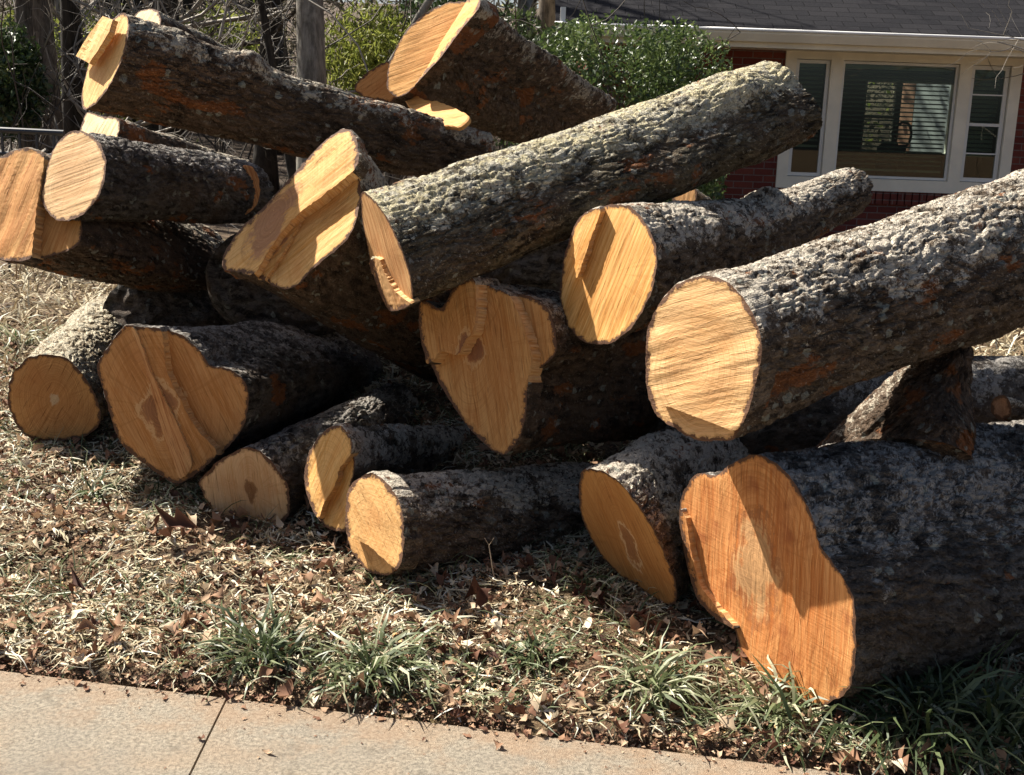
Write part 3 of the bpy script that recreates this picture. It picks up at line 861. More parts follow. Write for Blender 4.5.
log('dark trunk end in black shade under the two faceted log at the left',
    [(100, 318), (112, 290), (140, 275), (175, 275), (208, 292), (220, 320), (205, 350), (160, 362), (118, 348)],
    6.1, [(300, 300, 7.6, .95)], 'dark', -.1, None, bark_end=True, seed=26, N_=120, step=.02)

# loose slab
WC = wood_mat('slab_wood', (.74, .42, .14), (.60, .28, .07), grain=15, streak=.8, rings=0, rim=False, seed=4)


def wood_chunk(label, px, Y, n, thick, name='wood_slab', mat=WC):
    c = np.mean(px, 0); p0 = unp(c[0], c[1], Y); n = unit(n)
    f = np.array([hit_plane(x, y, p0, n) for x, y in resample(px, 60)])
    f = f + .004 * perlin(f * 50)[:, None]
    V = np.concatenate([p0 + (f - p0) * .96 + n * .004, f, f - n * thick, p0 + (f - p0) * .9 - n * thick * 1.2])
    ids = np.arange(240).reshape(4, 60); nn = np.roll(ids, -1, 1)
    q = np.stack([ids[:-1], nn[:-1], nn[1:], ids[1:]], -1).reshape(-1, 4)
    fx = unit(np.cross([0, 0, 1], n)); fy = np.cross(n, fx)
    fuv = np.stack([(V - p0) @ fx, (V - p0) @ fy, ((V - p0) @ n)], 1)
    o = make_mesh(name, V - p0, [q, list(ids[0]), list(ids[-1])], mat, None, False, {'fuv': fuv, 'edge': np.full(len(V), .1)})
    o.location = p0
    return tag(o, label, 'wood slab')


bv = wood_chunk(None, [(237, 176), (243, 166), (251, 166), (258, 176), (260, 190), (257, 204), (249, 213), (238, 217), (243, 205), (248, 192), (246, 182)], 6.15, (.30, -.95, .05), .10, name='bevel_cut', mat=RIDGE_BEVEL_WOOD)
del bv['category']
bv.parent = bv_root; bv.matrix_parent_inverse = Matrix.Translation(-Vector(bv_root.location))
wood_chunk('loose orange split slab lying on top of the pile below the steep topmost log',
           [(404, 99), (414, 95), (425, 100), (438, 102), (452, 107), (462, 112), (470, 117.6), (461, 127), (450, 127), (439, 124), (424, 117), (412, 110)], 5.6, (-.45, -.45, .75), .018)

# ------------------------------------------------------------------ ground cover
def tint_mat(name, ramp, rough=.8, trans=.0, spec=.2, bump=False):
    N = NT(name)
    t = N.attr('tint', 'Fac')
    r = N.add('ValToRGB', {'Fac': t})
    cr_ = r.color_ramp
    while len(cr_.elements) < len(ramp): cr_.elements.new(.5)
    for e, (p, c) in zip(cr_.elements, ramp):
        e.position = p; e.color = (*c, 1)
    c = r.outputs[0]
    N.b.inputs['Specular IOR Level'].default_value = spec
    N.done(c, rough)
    if trans > 0:
        tr = N.add('BsdfTranslucent', {'Color': c})
        mx = N.add('MixShader', {0: trans, 1: N.b.outputs[0], 2: tr.outputs[0]})
        out = N.t.nodes['Material Output']
        N.t.links.new(mx.outputs[0], out.inputs[0])
    return N.m


STRAW = [(0, (.13, .085, .05)), (.25, (.31, .235, .14)), (.6, (.52, .45, .30)), (.85, (.64, .60, .45)), (1, (.74, .72, .62))]
GREEN = [(0, (.028, .040, .018)), (.4, (.075, .105, .04)), (.75, (.20, .23, .115)), (1, (.50, .49, .33))]
LEAFC = [(0, (.055, .022, .014)), (.25, (.16, .075, .045)), (.55, (.33, .20, .12)), (.8, (.52, .39, .26)), (1, (.70, .60, .44))]
M_STRAW = tint_mat('dry_straw', STRAW, .75, .15)
M_GREEN = tint_mat('green_blade', GREEN, .45, .25, .4)
M_LEAF = tint_mat('dead_leaf', LEAFC, .8, .15)
M_CHIP = tint_mat('wood_chip', [(0, (.45, .25, .10)), (.5, (.68, .46, .22)), (1, (.80, .64, .40))], .8)


def blades(base, az, L, w, lift, droop, tint, segs=4, rng=RNG, floor=True):
    """curved ribbons; arrays of n"""
    n = len(az)
    pts = np.zeros((n, segs + 1, 3)); pts[:, 0] = base
    el = lift.copy()
    for k in range(segs):
        st = L / segs
        az_k = az + .25 * rng.normal(size=n) * (k > 0)
        pts[:, k + 1, 0] = pts[:, k, 0] + st * np.cos(el) * np.cos(az_k)
        pts[:, k + 1, 1] = pts[:, k, 1] + st * np.cos(el) * np.sin(az_k)
        pts[:, k + 1, 2] = pts[:, k, 2] + st * np.sin(el)
        el = el - droop / segs
    if floor:
        gz = ground(pts[..., 0].ravel(), pts[..., 1].ravel()).reshape(n, segs + 1) + .004 + .012 * rng.random((n, 1))
        pts[..., 2] = np.maximum(pts[..., 2], gz)
    side = np.stack([-np.sin(az), np.cos(az), .5 * rng.normal(size=n)], 1)
    side /= np.linalg.norm(side, axis=1)[:, None]
    prof = np.array([.7, 1.0, .9, .65, .08])[:segs + 1] if segs == 4 else np.linspace(1, .1, segs + 1)
    off = side[:, None, :] * (w[:, None] * .5 * prof[None])[..., None]
    V = np.stack([pts - off, pts + off], 2).reshape(-1, 3)
    b = (np.arange(n) * (segs + 1) * 2)[:, None] + (np.arange(segs) * 2)[None]
    Q = np.stack([b, b + 1, b + 3, b + 2], -1).reshape(-1, 4)
    return V, Q, np.repeat(tint, (segs + 1) * 2)


def scatter(n, x0=-3.0, x1=3.0, y0=2.7, y1=6.6, smin=.0, dens=None):
    x = RNG.uniform(x0, x1, n * 2); y = y0 + (y1 - y0) * RNG.random(n * 2) ** 1.4
    s = side_s(x, y) + .03 * fbm(np.stack([x, y, 0 * x], 1) * 3.1, 3)
    ok = (s > smin) & (np.abs(x) < y * .47 + .3)
    x, y = x[ok][:n], y[ok][:n]
    return x, y


x, y = scatter(52000, smin=-.03)
n = len(x)
cl = fbm(np.stack([x, y, 0 * x], 1) * 2.2, 3)
keep = RNG.random(n) < np.clip(.50 + 1.3 * cl, .08, 1) * sstep(-.03, .16, side_s(x, y) + .06 * cl)
x, y, cl = x[keep], y[keep], cl[keep]; n = len(x)
z = ground(x, y)
az = RNG.normal(-.9, 1.5, n) + 2 * fbm(np.stack([x, y, 0 * x + 9], 1) * 1.7, 2)
V, Q, T = blades(np.stack([x, y, z], 1), az, RNG.uniform(.03, .13, n), RNG.uniform(.003, .009, n), RNG.uniform(.02, .55, n), RNG.uniform(.3, 2.0, n),
                 np.clip(RNG.normal(.60, .26, n), 0, 1))
tag(make_mesh('dry_grass', V, Q, M_STRAW, None, True, {'tint': T}), kind='stuff')

x, y = scatter(16000, smin=.01)
cl = fbm(np.stack([x, y, 0 * x + 4], 1) * 2.6, 3)
keep = (cl > -.02) | (RNG.random(len(x)) < .12); x, y = x[keep], y[keep]; n = len(x)
V, Q, T = blades(np.stack([x, y, ground(x, y)], 1), RNG.uniform(0, 6.28, n), RNG.uniform(.06, .16, n), RNG.uniform(.003, .006, n), RNG.uniform(.2, 1.2, n), RNG.uniform(.5, 2.0, n),
                 np.clip(RNG.normal(.62, .25, n), 0, 1))
tag(make_mesh('green_grass', V, Q, M_GREEN, None, True, {'tint': T}), kind='stuff')


def leaf_mesh(n, pos, size, tint, curl=1.0, upright=.35, lobes=True):
    """curled dead leaves, 14 vertices each"""
    t = np.linspace(0, 1, 6)
    wid = np.array([.05, .62, .55, 1.0, .55, .03]) if lobes else np.array([.05, .6, .95, .9, .5, .03])
    L = []
    for k in range(6):
        for sgn in (-1, 0, 1):
            L.append((t[k] - .5, sgn * wid[k] * .36, 0))
    L = np.array(L)
    P = np.repeat(L[None], n, 0) * size[:, None, None]
    P[:, :, 1] *= RNG.uniform(.6, 1.2, (n, 1))
    P[:, :, :2] += RNG.normal(size=P[:, :, :2].shape) * .06 * size[:, None, None]
    c1 = RNG.uniform(-1, 1, (n, 1)) * 1.3 * curl; c2 = RNG.uniform(0, 1, (n, 1)) * 2.6 * curl
    P[:, :, 2] = c1 * P[:, :, 0] ** 2 / size[:, None] * 1.5 + c2 * np.abs(P[:, :, 1]) ** 1.3 / size[:, None] ** .3 + RNG.normal(size=(n, 18)) * .03 * size[:, None]
    a = RNG.uniform(0, 6.28, n); p = RNG.normal(0, upright, n); r = RNG.normal(0, upright, n)
    ca, sa, cp, sp, c3, s3 = np.cos(a), np.sin(a), np.cos(p), np.sin(p), np.cos(r), np.sin(r)
    X, Y, Z = P[..., 0], P[..., 1], P[..., 2]
    Y, Z = Y * c3[:, None] - Z * s3[:, None], Y * s3[:, None] + Z * c3[:, None]
    X, Z = X * cp[:, None] - Z * sp[:, None], X * sp[:, None] + Z * cp[:, None]
    X, Y = X * ca[:, None] - Y * sa[:, None], X * sa[:, None] + Y * ca[:, None]
    Vv = np.stack([X, Y, Z], -1)
    Vv[..., 2] -= Vv[..., 2].min(1)[:, None] * .7
    Vv += pos[:, None]
    q = []
    for k in range(5):
        for s in (0, 1):
            i = k * 3 + s
            q.append((i, i + 1, i + 4, i + 3))
    Q = (np.arange(n) * 18)[:, None, None] + np.array(q)[None]
    return Vv.reshape(-1, 3), Q.reshape(-1, 4), np.repeat(tint, 18)


x, y = scatter(24000, smin=-.035); n = len(x)
V, Q, T = leaf_mesh(n, np.stack([x, y, ground(x, y) + .004 + RNG.random(n) * .018], 1), RNG.uniform(.008, .024, n) + .05 * RNG.random(n) ** 9, np.clip(RNG.normal(.55, .29, n), 0, 1))
tag(make_mesh('leaf_litter', V, Q, M_LEAF, None, True, {'tint': T}), kind='stuff')
x, y = scatter(5000, smin=.0); n = len(x)
V, Q, T = leaf_mesh(n, np.stack([x, y, ground(x, y) + .006 + RNG.random(n) * .014], 1), RNG.uniform(.006, .02, n), RNG.random(n), curl=.3, lobes=False)
tag(make_mesh('wood_chips', V, Q, M_CHIP, None, False, {'tint': T}), kind='stuff')
# scraps on the pavement and its edge
n = 5200
sd_ = np.where(RNG.random(n) < .03, -RNG.random(n) * .9, .03 - np.abs(RNG.normal(0, .045, n)) * (1 + 1.3 * np.maximum(0, perlin(np.stack([np.linspace(0, 14, n)] * 3, 1)))))
al_ = RNG.uniform(-1, 3.6, n)
x = EDGE_A[0] + _ed[0] * al_ + _en[0] * sd_; y = EDGE_A[1] + _ed[1] * al_ + _en[1] * sd_
V, Q, T = leaf_mesh(n, np.stack([x, y, np.full(n, .002)], 1), RNG.uniform(.003, .010, n) + .026 * RNG.random(n) ** 7, RNG.random(n) * .8, curl=.6, upright=.1)
tag(make_mesh('leaf_scraps', V, Q, M_LEAF, None, True, {'tint': T}), kind='stuff')


def tuft(label, px, py, n, L, spread, green=.5, lean=(0, 0)):
    p = unp_z(px, py, .06)
    for _ in range(4): p = unp_z(px, py, float(ground(p[0], p[1])[0]))
    az = RNG.uniform(0, 6.28, n); rr = spread * np.abs(RNG.normal(0, .42, n))
    bx = p[0] + rr * np.cos(az); by = p[1] + rr * np.sin(az)
    az2 = az + RNG.normal(0, 1.1, n)
    if lean != (0, 0):
        dx = np.cos(az2) + lean[0]; dy = np.sin(az2) + lean[1]; az2 = np.arctan2(dy, dx)
    V, Q, T = blades(np.stack([bx, by, ground(bx, by) - .005], 1), az2, RNG.uniform(.35, 1.2, n) * L, RNG.uniform(.006, .013, n), RNG.uniform(.3, 1.4, n), RNG.uniform(.9, 2.6, n),
                     np.clip(RNG.normal(green, .25, n), 0, 1), floor=True)
    o = make_mesh('grass_tuft', V - p, Q, M_GREEN, None, True, {'tint': T}); o.location = p
    return tag(o, label, 'grass tuft', 'grass tufts along the kerbside strip')


x = RNG.uniform(-4, 5.5, 26000); y = RNG.uniform(6.0, 11, 26000); n = len(x)
V, Q, T = blades(np.stack([x, y, ground(x, y)], 1), RNG.uniform(0, 6.28, n), RNG.uniform(.06, .2, n), RNG.uniform(.008, .016, n), RNG.uniform(.3, 1.3, n), RNG.uniform(.5, 1.8, n), np.clip(RNG.normal(.36, .26, n), 0, 1))
tag(make_mesh('lawn_grass', V, Q, M_STRAW, None, True, {'tint': T}), kind='stuff')

tuft('dark green grass tuft beside the pavement joint, on the left of the strip', 262, 655, 190, .19, .17, .42)
tuft('spreading pale green grass tuft at the pavement edge, right of the joint tuft', 372, 672, 200, .20, .22, .60, (.3, -.4))
tuft('small upright grass tuft in the middle of the dry strip', 535, 655, 90, .13, .10, .50)
tuft('flopped bleached grass tuft hanging over the pavement edge in front of the orange log end', 655, 690, 130, .19, .14, .70, (.4, -.6))
tuft('bleached grass tuft right under the foot of the huge orange log end', 775, 715, 150, .18, .20, .72, (.2, -.5))
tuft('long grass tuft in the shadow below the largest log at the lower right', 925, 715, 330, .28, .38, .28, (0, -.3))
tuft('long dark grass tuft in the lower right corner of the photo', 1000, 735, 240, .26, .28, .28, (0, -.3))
tuft('short green grass tuft in the shade beside the small round log end at far left', 42, 432, 14, .13, .04, .45)
tuft('green grass tuft left of the half buried log, on the sloping litter', 95, 500, 60, .12, .14, .6)
tuft('grey green grass tuft at the far left behind the small round log end', 18, 345, 90, .22, .30, .75)
tuft('thin green grass tuft under the shaded orange log end with the pale ring', 588, 590, 40, .13, .12, .55)


def one_leaf(label, px, py, size, tint, curl=1.2, up=.5, name='dead_leaf'):
    p = unp_z(px, py, .06)
    for _ in range(4): p = unp_z(px, py, float(ground(p[0], p[1])[0]))
    V, Q, T = leaf_mesh(1, np.array([[0, 0, .02]]), np.array([size]), np.array([tint]), curl, up)
    o = make_mesh(name, V, Q, M_LEAF, None, True, {'tint': T}); o.location = p
    return tag(o, label, 'leaf', 'single leaves lying on the strip')


one_leaf('large curled dark red leaf lying on the dry grass left of the front logs', 178, 548, .13, .12)
one_leaf('pale yellow leaf standing upright at the foot of the heart shaped log end', 185, 492, .075, 1.0, .3, 1.2)
one_leaf('dark crimson leaf in the dry litter below the bright oval log', 480, 612, .10, .05)
one_leaf('bright rust leaf caught at the foot of the front log in the middle', 560, 568, .045, .30, .5, 1.0)
one_leaf('flat brown leaf on the pavement edge left of the largest log', 706, 742, .08, .45, .6, .1)
one_leaf('cream leaf lying flat in the middle of the dry grass strip', 465, 652, .06, .98, .4, .2)
one_leaf('tan leaf flat on the litter left of the pavement joint', 78, 622, .07, .95, .4, .2)
tw = MB(); p = unp(494, 578, 3.75); tw.tube([p, p + [-.01, 0, .06], p + [-.02, .01, .11], p + [-.005, 0, .14]], [.0025, .002, .0018, .001], 5)
tw.tube([p + [-.02, .01, .11], p + [-.035, .01, .135]], [.0015, .001], 5)
M_TWIG = simple_mat('pale_twig', (.36, .28, .20), .8)
tag(tw.build('weed_stalk', M_TWIG), 'thin dry forked weed stalk standing against the dark front log', 'weed')

# ------------------------------------------------------------------ house
HY = 12.5
gz0 = float(ground(3, HY)[0])
N = NT('red_brick')
tc = N.add('TexCoord').outputs['Object']
uvb = N.mapping(tc, rot=(math.radians(90), 0, 0))
sep = N.add('SeparateXYZ', {0: tc})
cx = N.add('CombineXYZ', {0: N.math('ADD', sep.outputs[0], sep.outputs[1]), 1: sep.outputs[2]}).outputs[0]
br = N.add('TexBrick', {'Vector': cx, 'Color1': (.13, .028, .02), 'Color2': (.21, .055, .035), 'Mortar': (.17, .13, .115), 'Scale': 1.0,
                        'Mortar Size': .006, 'Mortar Smooth': .3, 'Bias': -.2, 'Brick Width': .20, 'Row Height': .068})
nn = N.noise(tc, 30, 5, .7)
c = N.mix(N.range(nn, .35, .7, 0, .45), br.outputs['Color'], (.10, .03, .025))
BRICK = N.done(c, .9, N.bump(N.math('ADD', N.math('MULTIPLY', br.outputs['Fac'], -1.0), N.math('MULTIPLY', nn, .3)), .7, .008))
N = NT('asphalt_shingle')
tc = N.add('TexCoord').outputs['Object']
sep = N.add('SeparateXYZ', {0: tc})
cx = N.add('CombineXYZ', {0: sep.outputs[0], 1: N.math('MULTIPLY', sep.outputs[1], 1.08)}).outputs[0]
br = N.add('TexBrick', {'Vector': cx, 'Color1': (.015, .015, .018), 'Color2': (.026, .025, .028), 'Mortar': (.008, .008, .009), 'Scale': 1.0,
                        'Mortar Size': .006, 'Mortar Smooth': .8, 'Brick Width': .28, 'Row Height': .14})
nn = N.noise(tc, 60, 5, .7)
c = N.mix(N.range(nn, .35, .7, 0, .5), br.outputs['Color'], (.036, .035, .036))
N.b.inputs['Specular IOR Level'].default_value = .04
SHINGLE = N.done(c, .9, N.bump(N.math('ADD', N.math('MULTIPLY', br.outputs['Fac'], -1.0), N.math('MULTIPLY', nn, .4)), .8, .012))
CREAM = simple_mat('cream_trim', (.76, .70, .58), .5, .08, 3)
WHITE = simple_mat('white_trim', (.70, .68, .64), .5, .06, 3)
METAL = simple_mat('gutter_metal', (.75, .74, .72), .35, .06, 3, spec=.5)
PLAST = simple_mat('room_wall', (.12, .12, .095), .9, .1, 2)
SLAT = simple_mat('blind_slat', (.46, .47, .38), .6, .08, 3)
FLOORM = simple_mat('room_floor', (.075, .09, .05), .7, .1, 2)  # olive colour stands in for a lawn reflection in the panes
N = NT('window_glass')
N.b.inputs['Transmission Weight'].default_value = 0
gl = N.add('BsdfGlossy', {'Roughness': .01, 'Color': (1, 1, 1, 1)}); tr = N.add('BsdfTransparent', {'Color': (.62, .68, .62, 1)})
fr = N.add('Fresnel', {'IOR': 1.5})
mx = N.add('MixShader', {0: fr.outputs[0], 1: tr.outputs[0], 2: gl.outputs[0]})
N.t.links.new(mx.outputs[0], N.t.nodes['Material Output'].inputs[0]); GLASS = N.m


def hx(px, py, Y=HY): return unp(px, py, Y)


wl = hx(781, 150)[0]; wr = hx(1013, 118)[0]
wt = hx(900, 55)[2]; wb = hx(880, 184)[2]
xR = 9.0
gp = hx(720, 30, HY - .65)
eave_z = gp[2]
xG = hx(558, 22, HY - .65)[0]                # left end of the gutter
xL = xG + .35
house = empty('brick_house', (xL, HY, gz0), 'red brick house with a grey shingle roof and white picture window behind the log pile', 'house')
BACK = HY + 7.5
cz = eave_z - .112
w = MB()
# facade around the window opening, then the other walls
w.box((xL, HY, gz0 - .5), (wl, HY + .2, cz)); w.box((wr, HY, gz0 - .5), (xR, HY + .2, cz))
w.box((wl, HY, gz0 - .5), (wr, HY + .2, wb)); w.box((wl, HY, wt), (wr, HY + .2, cz))
w.box((xL, HY + .2, gz0 - .5), (xL + .2, BACK - .2, cz)); w.box((xR - .2, HY + .2, gz0 - .5), (xR, BACK - .2, cz))
# rear wall with its own opening
ra = hx(868, 155, BACK); rb_ = hx(948, 80, BACK)
rl, rr_, rbz, rtz = hx(858, 120, BACK)[0], hx(950, 120, BACK)[0], hx(900, 155, BACK)[2], hx(900, 80, BACK)[2]
w.box((xL, BACK - .2, gz0 - .5), (rl, BACK, cz)); w.box((rr_, BACK - .2, gz0 - .5), (xR, BACK, cz))
w.box((rl, BACK - .2, gz0 - .5), (rr_, BACK, rbz)); w.box((rl, BACK - .2, rtz), (rr_, BACK, cz))
w.build('brick_wall', BRICK, house)
rw = MB()
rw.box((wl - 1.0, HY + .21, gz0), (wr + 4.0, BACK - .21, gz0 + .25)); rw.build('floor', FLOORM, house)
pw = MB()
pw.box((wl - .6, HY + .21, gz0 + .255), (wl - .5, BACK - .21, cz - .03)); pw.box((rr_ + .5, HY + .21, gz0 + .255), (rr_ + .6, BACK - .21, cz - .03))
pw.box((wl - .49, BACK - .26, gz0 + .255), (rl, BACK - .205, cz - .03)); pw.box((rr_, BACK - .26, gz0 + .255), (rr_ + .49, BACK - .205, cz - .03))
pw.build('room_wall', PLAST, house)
cl_ = MB(); cl_.box((wl - 1.0, HY + .21, cz - .025), (wr + 4.0, BACK - .21, cz)); cl_.build('ceiling', PLAST, house)
# soldier course sill
sc_ = MB()
nb_ = int((wr - wl + .1) / .075)
for i in range(nb_):
    xx = wl - .05 + i * .075
    sc_.box((xx + .005, HY - .035, wb - .20), (xx + .068, HY + .02, wb - .075))
sc_.build('brick_sill', BRICK, house)
# roof
ov = .55
ry0, rz0 = HY - ov, eave_z + .02; ridge_y = (HY + BACK) / 2; rise = .42
rz1 = rz0 + (ridge_y - ry0) * rise
rf = MB(); th = .025
xa, xb = xG - .02, xR + .5
for sgn in (0, 1):
    ya = ry0 if sgn == 0 else 2 * ridge_y - ry0
    V = [(xa, ya, rz0), (xb, ya, rz0), (xb, ridge_y, rz1), (xa, ridge_y, rz1), (xa, ya, rz0 + th), (xb, ya, rz0 + th), (xb, ridge_y, rz1 + th), (xa, ridge_y, rz1 + th)]
    rf.add(V, [(0, 1, 2, 3), (4, 5, 6, 7), (0, 1, 5, 4), (3, 2, 6, 7), (0, 3, 7, 4), (1, 2, 6, 5)])
rf.build('roof', SHINGLE, house)
# gable ends
for xx in (xL + .02, xR - .2):
    gb = MB()
    gb.add([(xx, HY, cz), (xx, BACK, cz), (xx, ridge_y, rz1 - .05), (xx + .18, HY, cz), (xx + .18, BACK, cz), (xx + .18, ridge_y, rz1 - .05)],
           [(0, 1, 2), (3, 5, 4), (0, 2, 5, 3), (1, 4, 5, 2), (0, 3, 4, 1)])
    gb.build('gable', CREAM, house)
sf = MB()
sf.box((xG, HY - ov + .02, eave_z - .14), (xR + .4, HY - ov + .045, eave_z + .015)); sf.build('fascia', CREAM, house)
sf = MB(); sf.box((xG, HY - ov + .05, eave_z - .13), (xR + .4, HY - .001, eave_z - .11)); sf.build('soffit', CREAM, house)
gt = MB()
gy0 = HY - ov + .018
prof = [(gy0, eave_z + .01), (gy0, eave_z - .09), (gy0 - .075, eave_z - .09), (gy0 - .12, eave_z - .02), (gy0 - .12, eave_z + .015), (gy0 - .105, eave_z + .015), (gy0 - .105, eave_z - .015), (gy0 - .07, eave_z - .078), (gy0 - .012, eave_z - .078), (gy0 - .012, eave_z + .01)]
V = [(xG - .02, a_, b2) for a_, b2 in prof] + [(xR + .4, a_, b2) for a_, b2 in prof]
k = len(prof)
gt.add(V, [(i, (i + 1) % k, k + (i + 1) % k, k + i) for i in range(k)] + [tuple(range(k)), tuple(range(k, 2 * k))])
gt.build('gutter', CREAM, house)
bd = MB(); bd.tube([(xG - .03, gy0 - .125, eave_z + .012), (xR + .4, gy0 - .125, eave_z + .012)], .016, 12); bd.build('gutter_bead', METAL, house, True)
dp = MB(); dp.box((xG + .02, HY - ov - .10, eave_z - .01), (xG + .07, HY - ov - .03, eave_z + .16)); dp.build('gutter_end', METAL, house)

# window
def px_x(px): return hx(px, 118)[0]
def px_z(py): return hx(900, py)[2]
win = MB()
fy0, fy1 = HY - .03, HY + .10
fwid = .075
win.box((wl - .03, fy0, wb - .07), (wr + .03, fy1, wb + .05))
win.box((wl - .03, fy0, wt - .07), (wr + .03, fy1, wt + .03))
win.box((wl - .03, fy0 + .002, wb + .05), (wl + .08, fy1, wt - .07)); win.box((wr - .08, fy0 + .002, wb + .05), (wr + .03, fy1, wt - .07))
m1a, m1b, m2a, m2b = px_x(826), px_x(838), px_x(954), px_x(966)
win.box((m1a, fy0 + .002, wb + .05), (m1b, fy1, wt - .07)); win.box((m2a, fy0 + .002, wb + .05), (m2b, fy1, wt - .07))
wf = win.build('window', CREAM, house)
sash = MB()
def ring_(x0, x1, z0, z1, t, ya, yb):
    sash.box((x0, ya, z0), (x1, yb, z0 + t)); sash.box((x0, ya, z1 - t), (x1, yb, z1))
    sash.box((x0, ya + .002, z0 + t), (x0 + t, yb, z1 - t)); sash.box((x1 - t, ya + .002, z0 + t), (x1, yb, z1 - t))
ring_(wl + .085, m1a - .003, wb + .055, wt - .075, .035, HY + .01, HY + .05)
ring_(m1b + .003, m2a - .003, wb + .055, wt - .075, .025, HY + .01, HY + .05)
ring_(m2b + .003, wr - .085, wb + .055, wt - .075, .04, HY + .01, HY + .05)
for py in (92, 122, 151):
    zz = px_z(py) ; t_ = .03 if py == 122 else .014
    sash.box((m2b + .045, HY + .012, zz - t_ / 2), (wr - .126, HY + .045, zz + t_ / 2))
sash.build('sash', WHITE, wf)
pn = MB()
for x0, x1 in ((wl + .10, m1a - .02), (m1b + .02, m2a - .02), (m2b + .03, wr - .10)):
    pn.box((x0, HY + .028, wb + .07), (x1, HY + .034, wt - .09))
pn.build('pane', GLASS, wf)
def blind(x0, x1, z0, z1, tilt=.32):
    b = MB(); zz = z1
    while zz > z0:
        dz = .022 * math.sin(tilt); dy = .022 * math.cos(tilt)
        b.add([(x0, HY + .15 - dy, zz - dz), (x1, HY + .15 - dy, zz - dz), (x1, HY + .15 + dy, zz + dz), (x0, HY + .15 + dy, zz + dz),
               (x0, HY + .15 - dy, zz - dz + .002), (x1, HY + .15 - dy, zz - dz + .002), (x1, HY + .15 + dy, zz + dz + .002), (x0, HY + .15 + dy, zz + dz + .002)],
              [(0, 1, 2, 3), (4, 5, 6, 7), (0, 1, 5, 4), (1, 2, 6, 5), (2, 3, 7, 6), (3, 0, 4, 7)])
        zz -= .044
    b.box((x0, HY + .125, z0 - .035), (x1, HY + .165, z0 - .012))
    b.box((x0, HY + .12, z1 + .02), (x1, HY + .17, z1 + .06))
    return b.build('blind', SLAT, wf)
blind(m1b + .03, m2a - .03, wb + .16, wt - .16, .30)
blind(wl + .12, m1a - .03, px_z(147), wt - .16, .55)
blind(m2b + .05, wr - .12, px_z(151), wt - .16, .75)
# rear window of the room
rwin = MB()
for x0, x1 in ((rl, rl + .06), ((rl + rr_) / 2 - .22, (rl + rr_) / 2 - .12), (rr_ - .06, rr_)):
    rwin.box((x0, BACK - .15, rbz + .05), (x1, BACK - .05, rtz - .05))
rwin.box((rl, BACK - .152, rbz), (rr_, BACK - .048, rbz + .05)); rwin.box((rl, BACK - .152, rtz - .05), (rr_, BACK - .048, rtz))
rwin.box((rl + .06, BACK - .14, (rbz + rtz) / 2 - .02), ((rl + rr_) / 2 - .22, BACK - .06, (rbz + rtz) / 2 + .02))
rwin.build('rear_window', WHITE, house)

DARKO = simple_mat('dark_ornament', (.03, .02, .02), .6)
orn = empty('wreath_ornament', hx(905, 150, HY + .25), 'dark oval wreath ornament standing on the sill inside the picture window', 'ornament')
b = MB(); oc = hx(903, 135, HY + .25)
b.tube([oc + np.array([.085 * math.cos(t_), 0, .13 * math.sin(t_)]) for t_ in np.linspace(0, 6.28, 25)], .014, 8, False); b.build('wreath_ring', simple_mat('wreath_red', (.10, .025, .02), .7), orn)
b = MB(); b.tube([oc + [0, 0, -.30], oc + [0, 0, -.14], oc + [.0, 0, -.10]], [.05, .045, .03], 10); b.build('stand', DARKO, orn)
sh = MB(); oc2 = hx(888, 150, HY + .28)
sh.tube([oc2 + [0, 0, -.25], oc2 + [0, 0, -.08], oc2 + [0, 0, .02], oc2 + [0, 0, .07], oc2 + [0, 0, .09]], [.10, .12, .11, .07, .01], 14)
sh.tube([oc2 + [-.05, 0, .05], oc2 + [-.07, 0, .10]], [.025, .008], 8)
tag(sh.build('round_vase', DARKO, None, True), 'dark rounded vase silhouette on the sill inside the picture window left of the wreath', 'vase')

# neighbouring house seen through the two windows
nbh = empty('neighbour_house', hx(915, 120, 26.0), 'sunlit brick and white sided house seen through the picture window', 'house')
o = hx(912, 120, 26.0)
d1 = unit([.5, -.87, 0]); dn_ = unit([-.87, -.5, 0])
def wallbox(p, L, z0, z1, name, mat):
    b = MB(); q0 = p; q1 = p + d1 * L
    b.add([(*q0[:2], z0), (*q1[:2], z0), (*(q1 - dn_ * .3)[:2], z0), (*(q0 - dn_ * .3)[:2], z0), (*q0[:2], z1), (*q1[:2], z1), (*(q1 - dn_ * .3)[:2], z1), (*(q0 - dn_ * .3)[:2], z1)],
          [(0, 3, 2, 1), (4, 5, 6, 7), (0, 1, 5, 4), (1, 2, 6, 5), (2, 3, 7, 6), (3, 0, 4, 7)])
    return b.build(name, mat, nbh)
wallbox(o - d1 * .55, .55, 0, 4.0, 'brick_chimney', simple_mat('pink_brick', (.46, .24, .17), .9, .2, 12))
wallbox(o + d1 * .02, 5.0, 0, 4.0, 'siding_wall', simple_mat('white_siding', (.42, .43, .46), .6, .1, 2))

# ------------------------------------------------------------------ vegetation
def bark_simple(name, a, b, s=14):
    N = NT(name)
    tc = N.add('TexCoord').outputs['Object']
    n = N.noise(N.mapping(tc, scale=(1, 1, .25)), s, 7, .7)
    n2 = N.noise(tc, 3, 4)
    c = N.mix(N.range(n, .35, .65), a, b)
    c = N.mix(N.range(n2, .52, .66, 0, .5), c, tuple(min(1, x * 1.6) for x in b))
    return N.done(c, .9, N.bump(n, .9, .03))


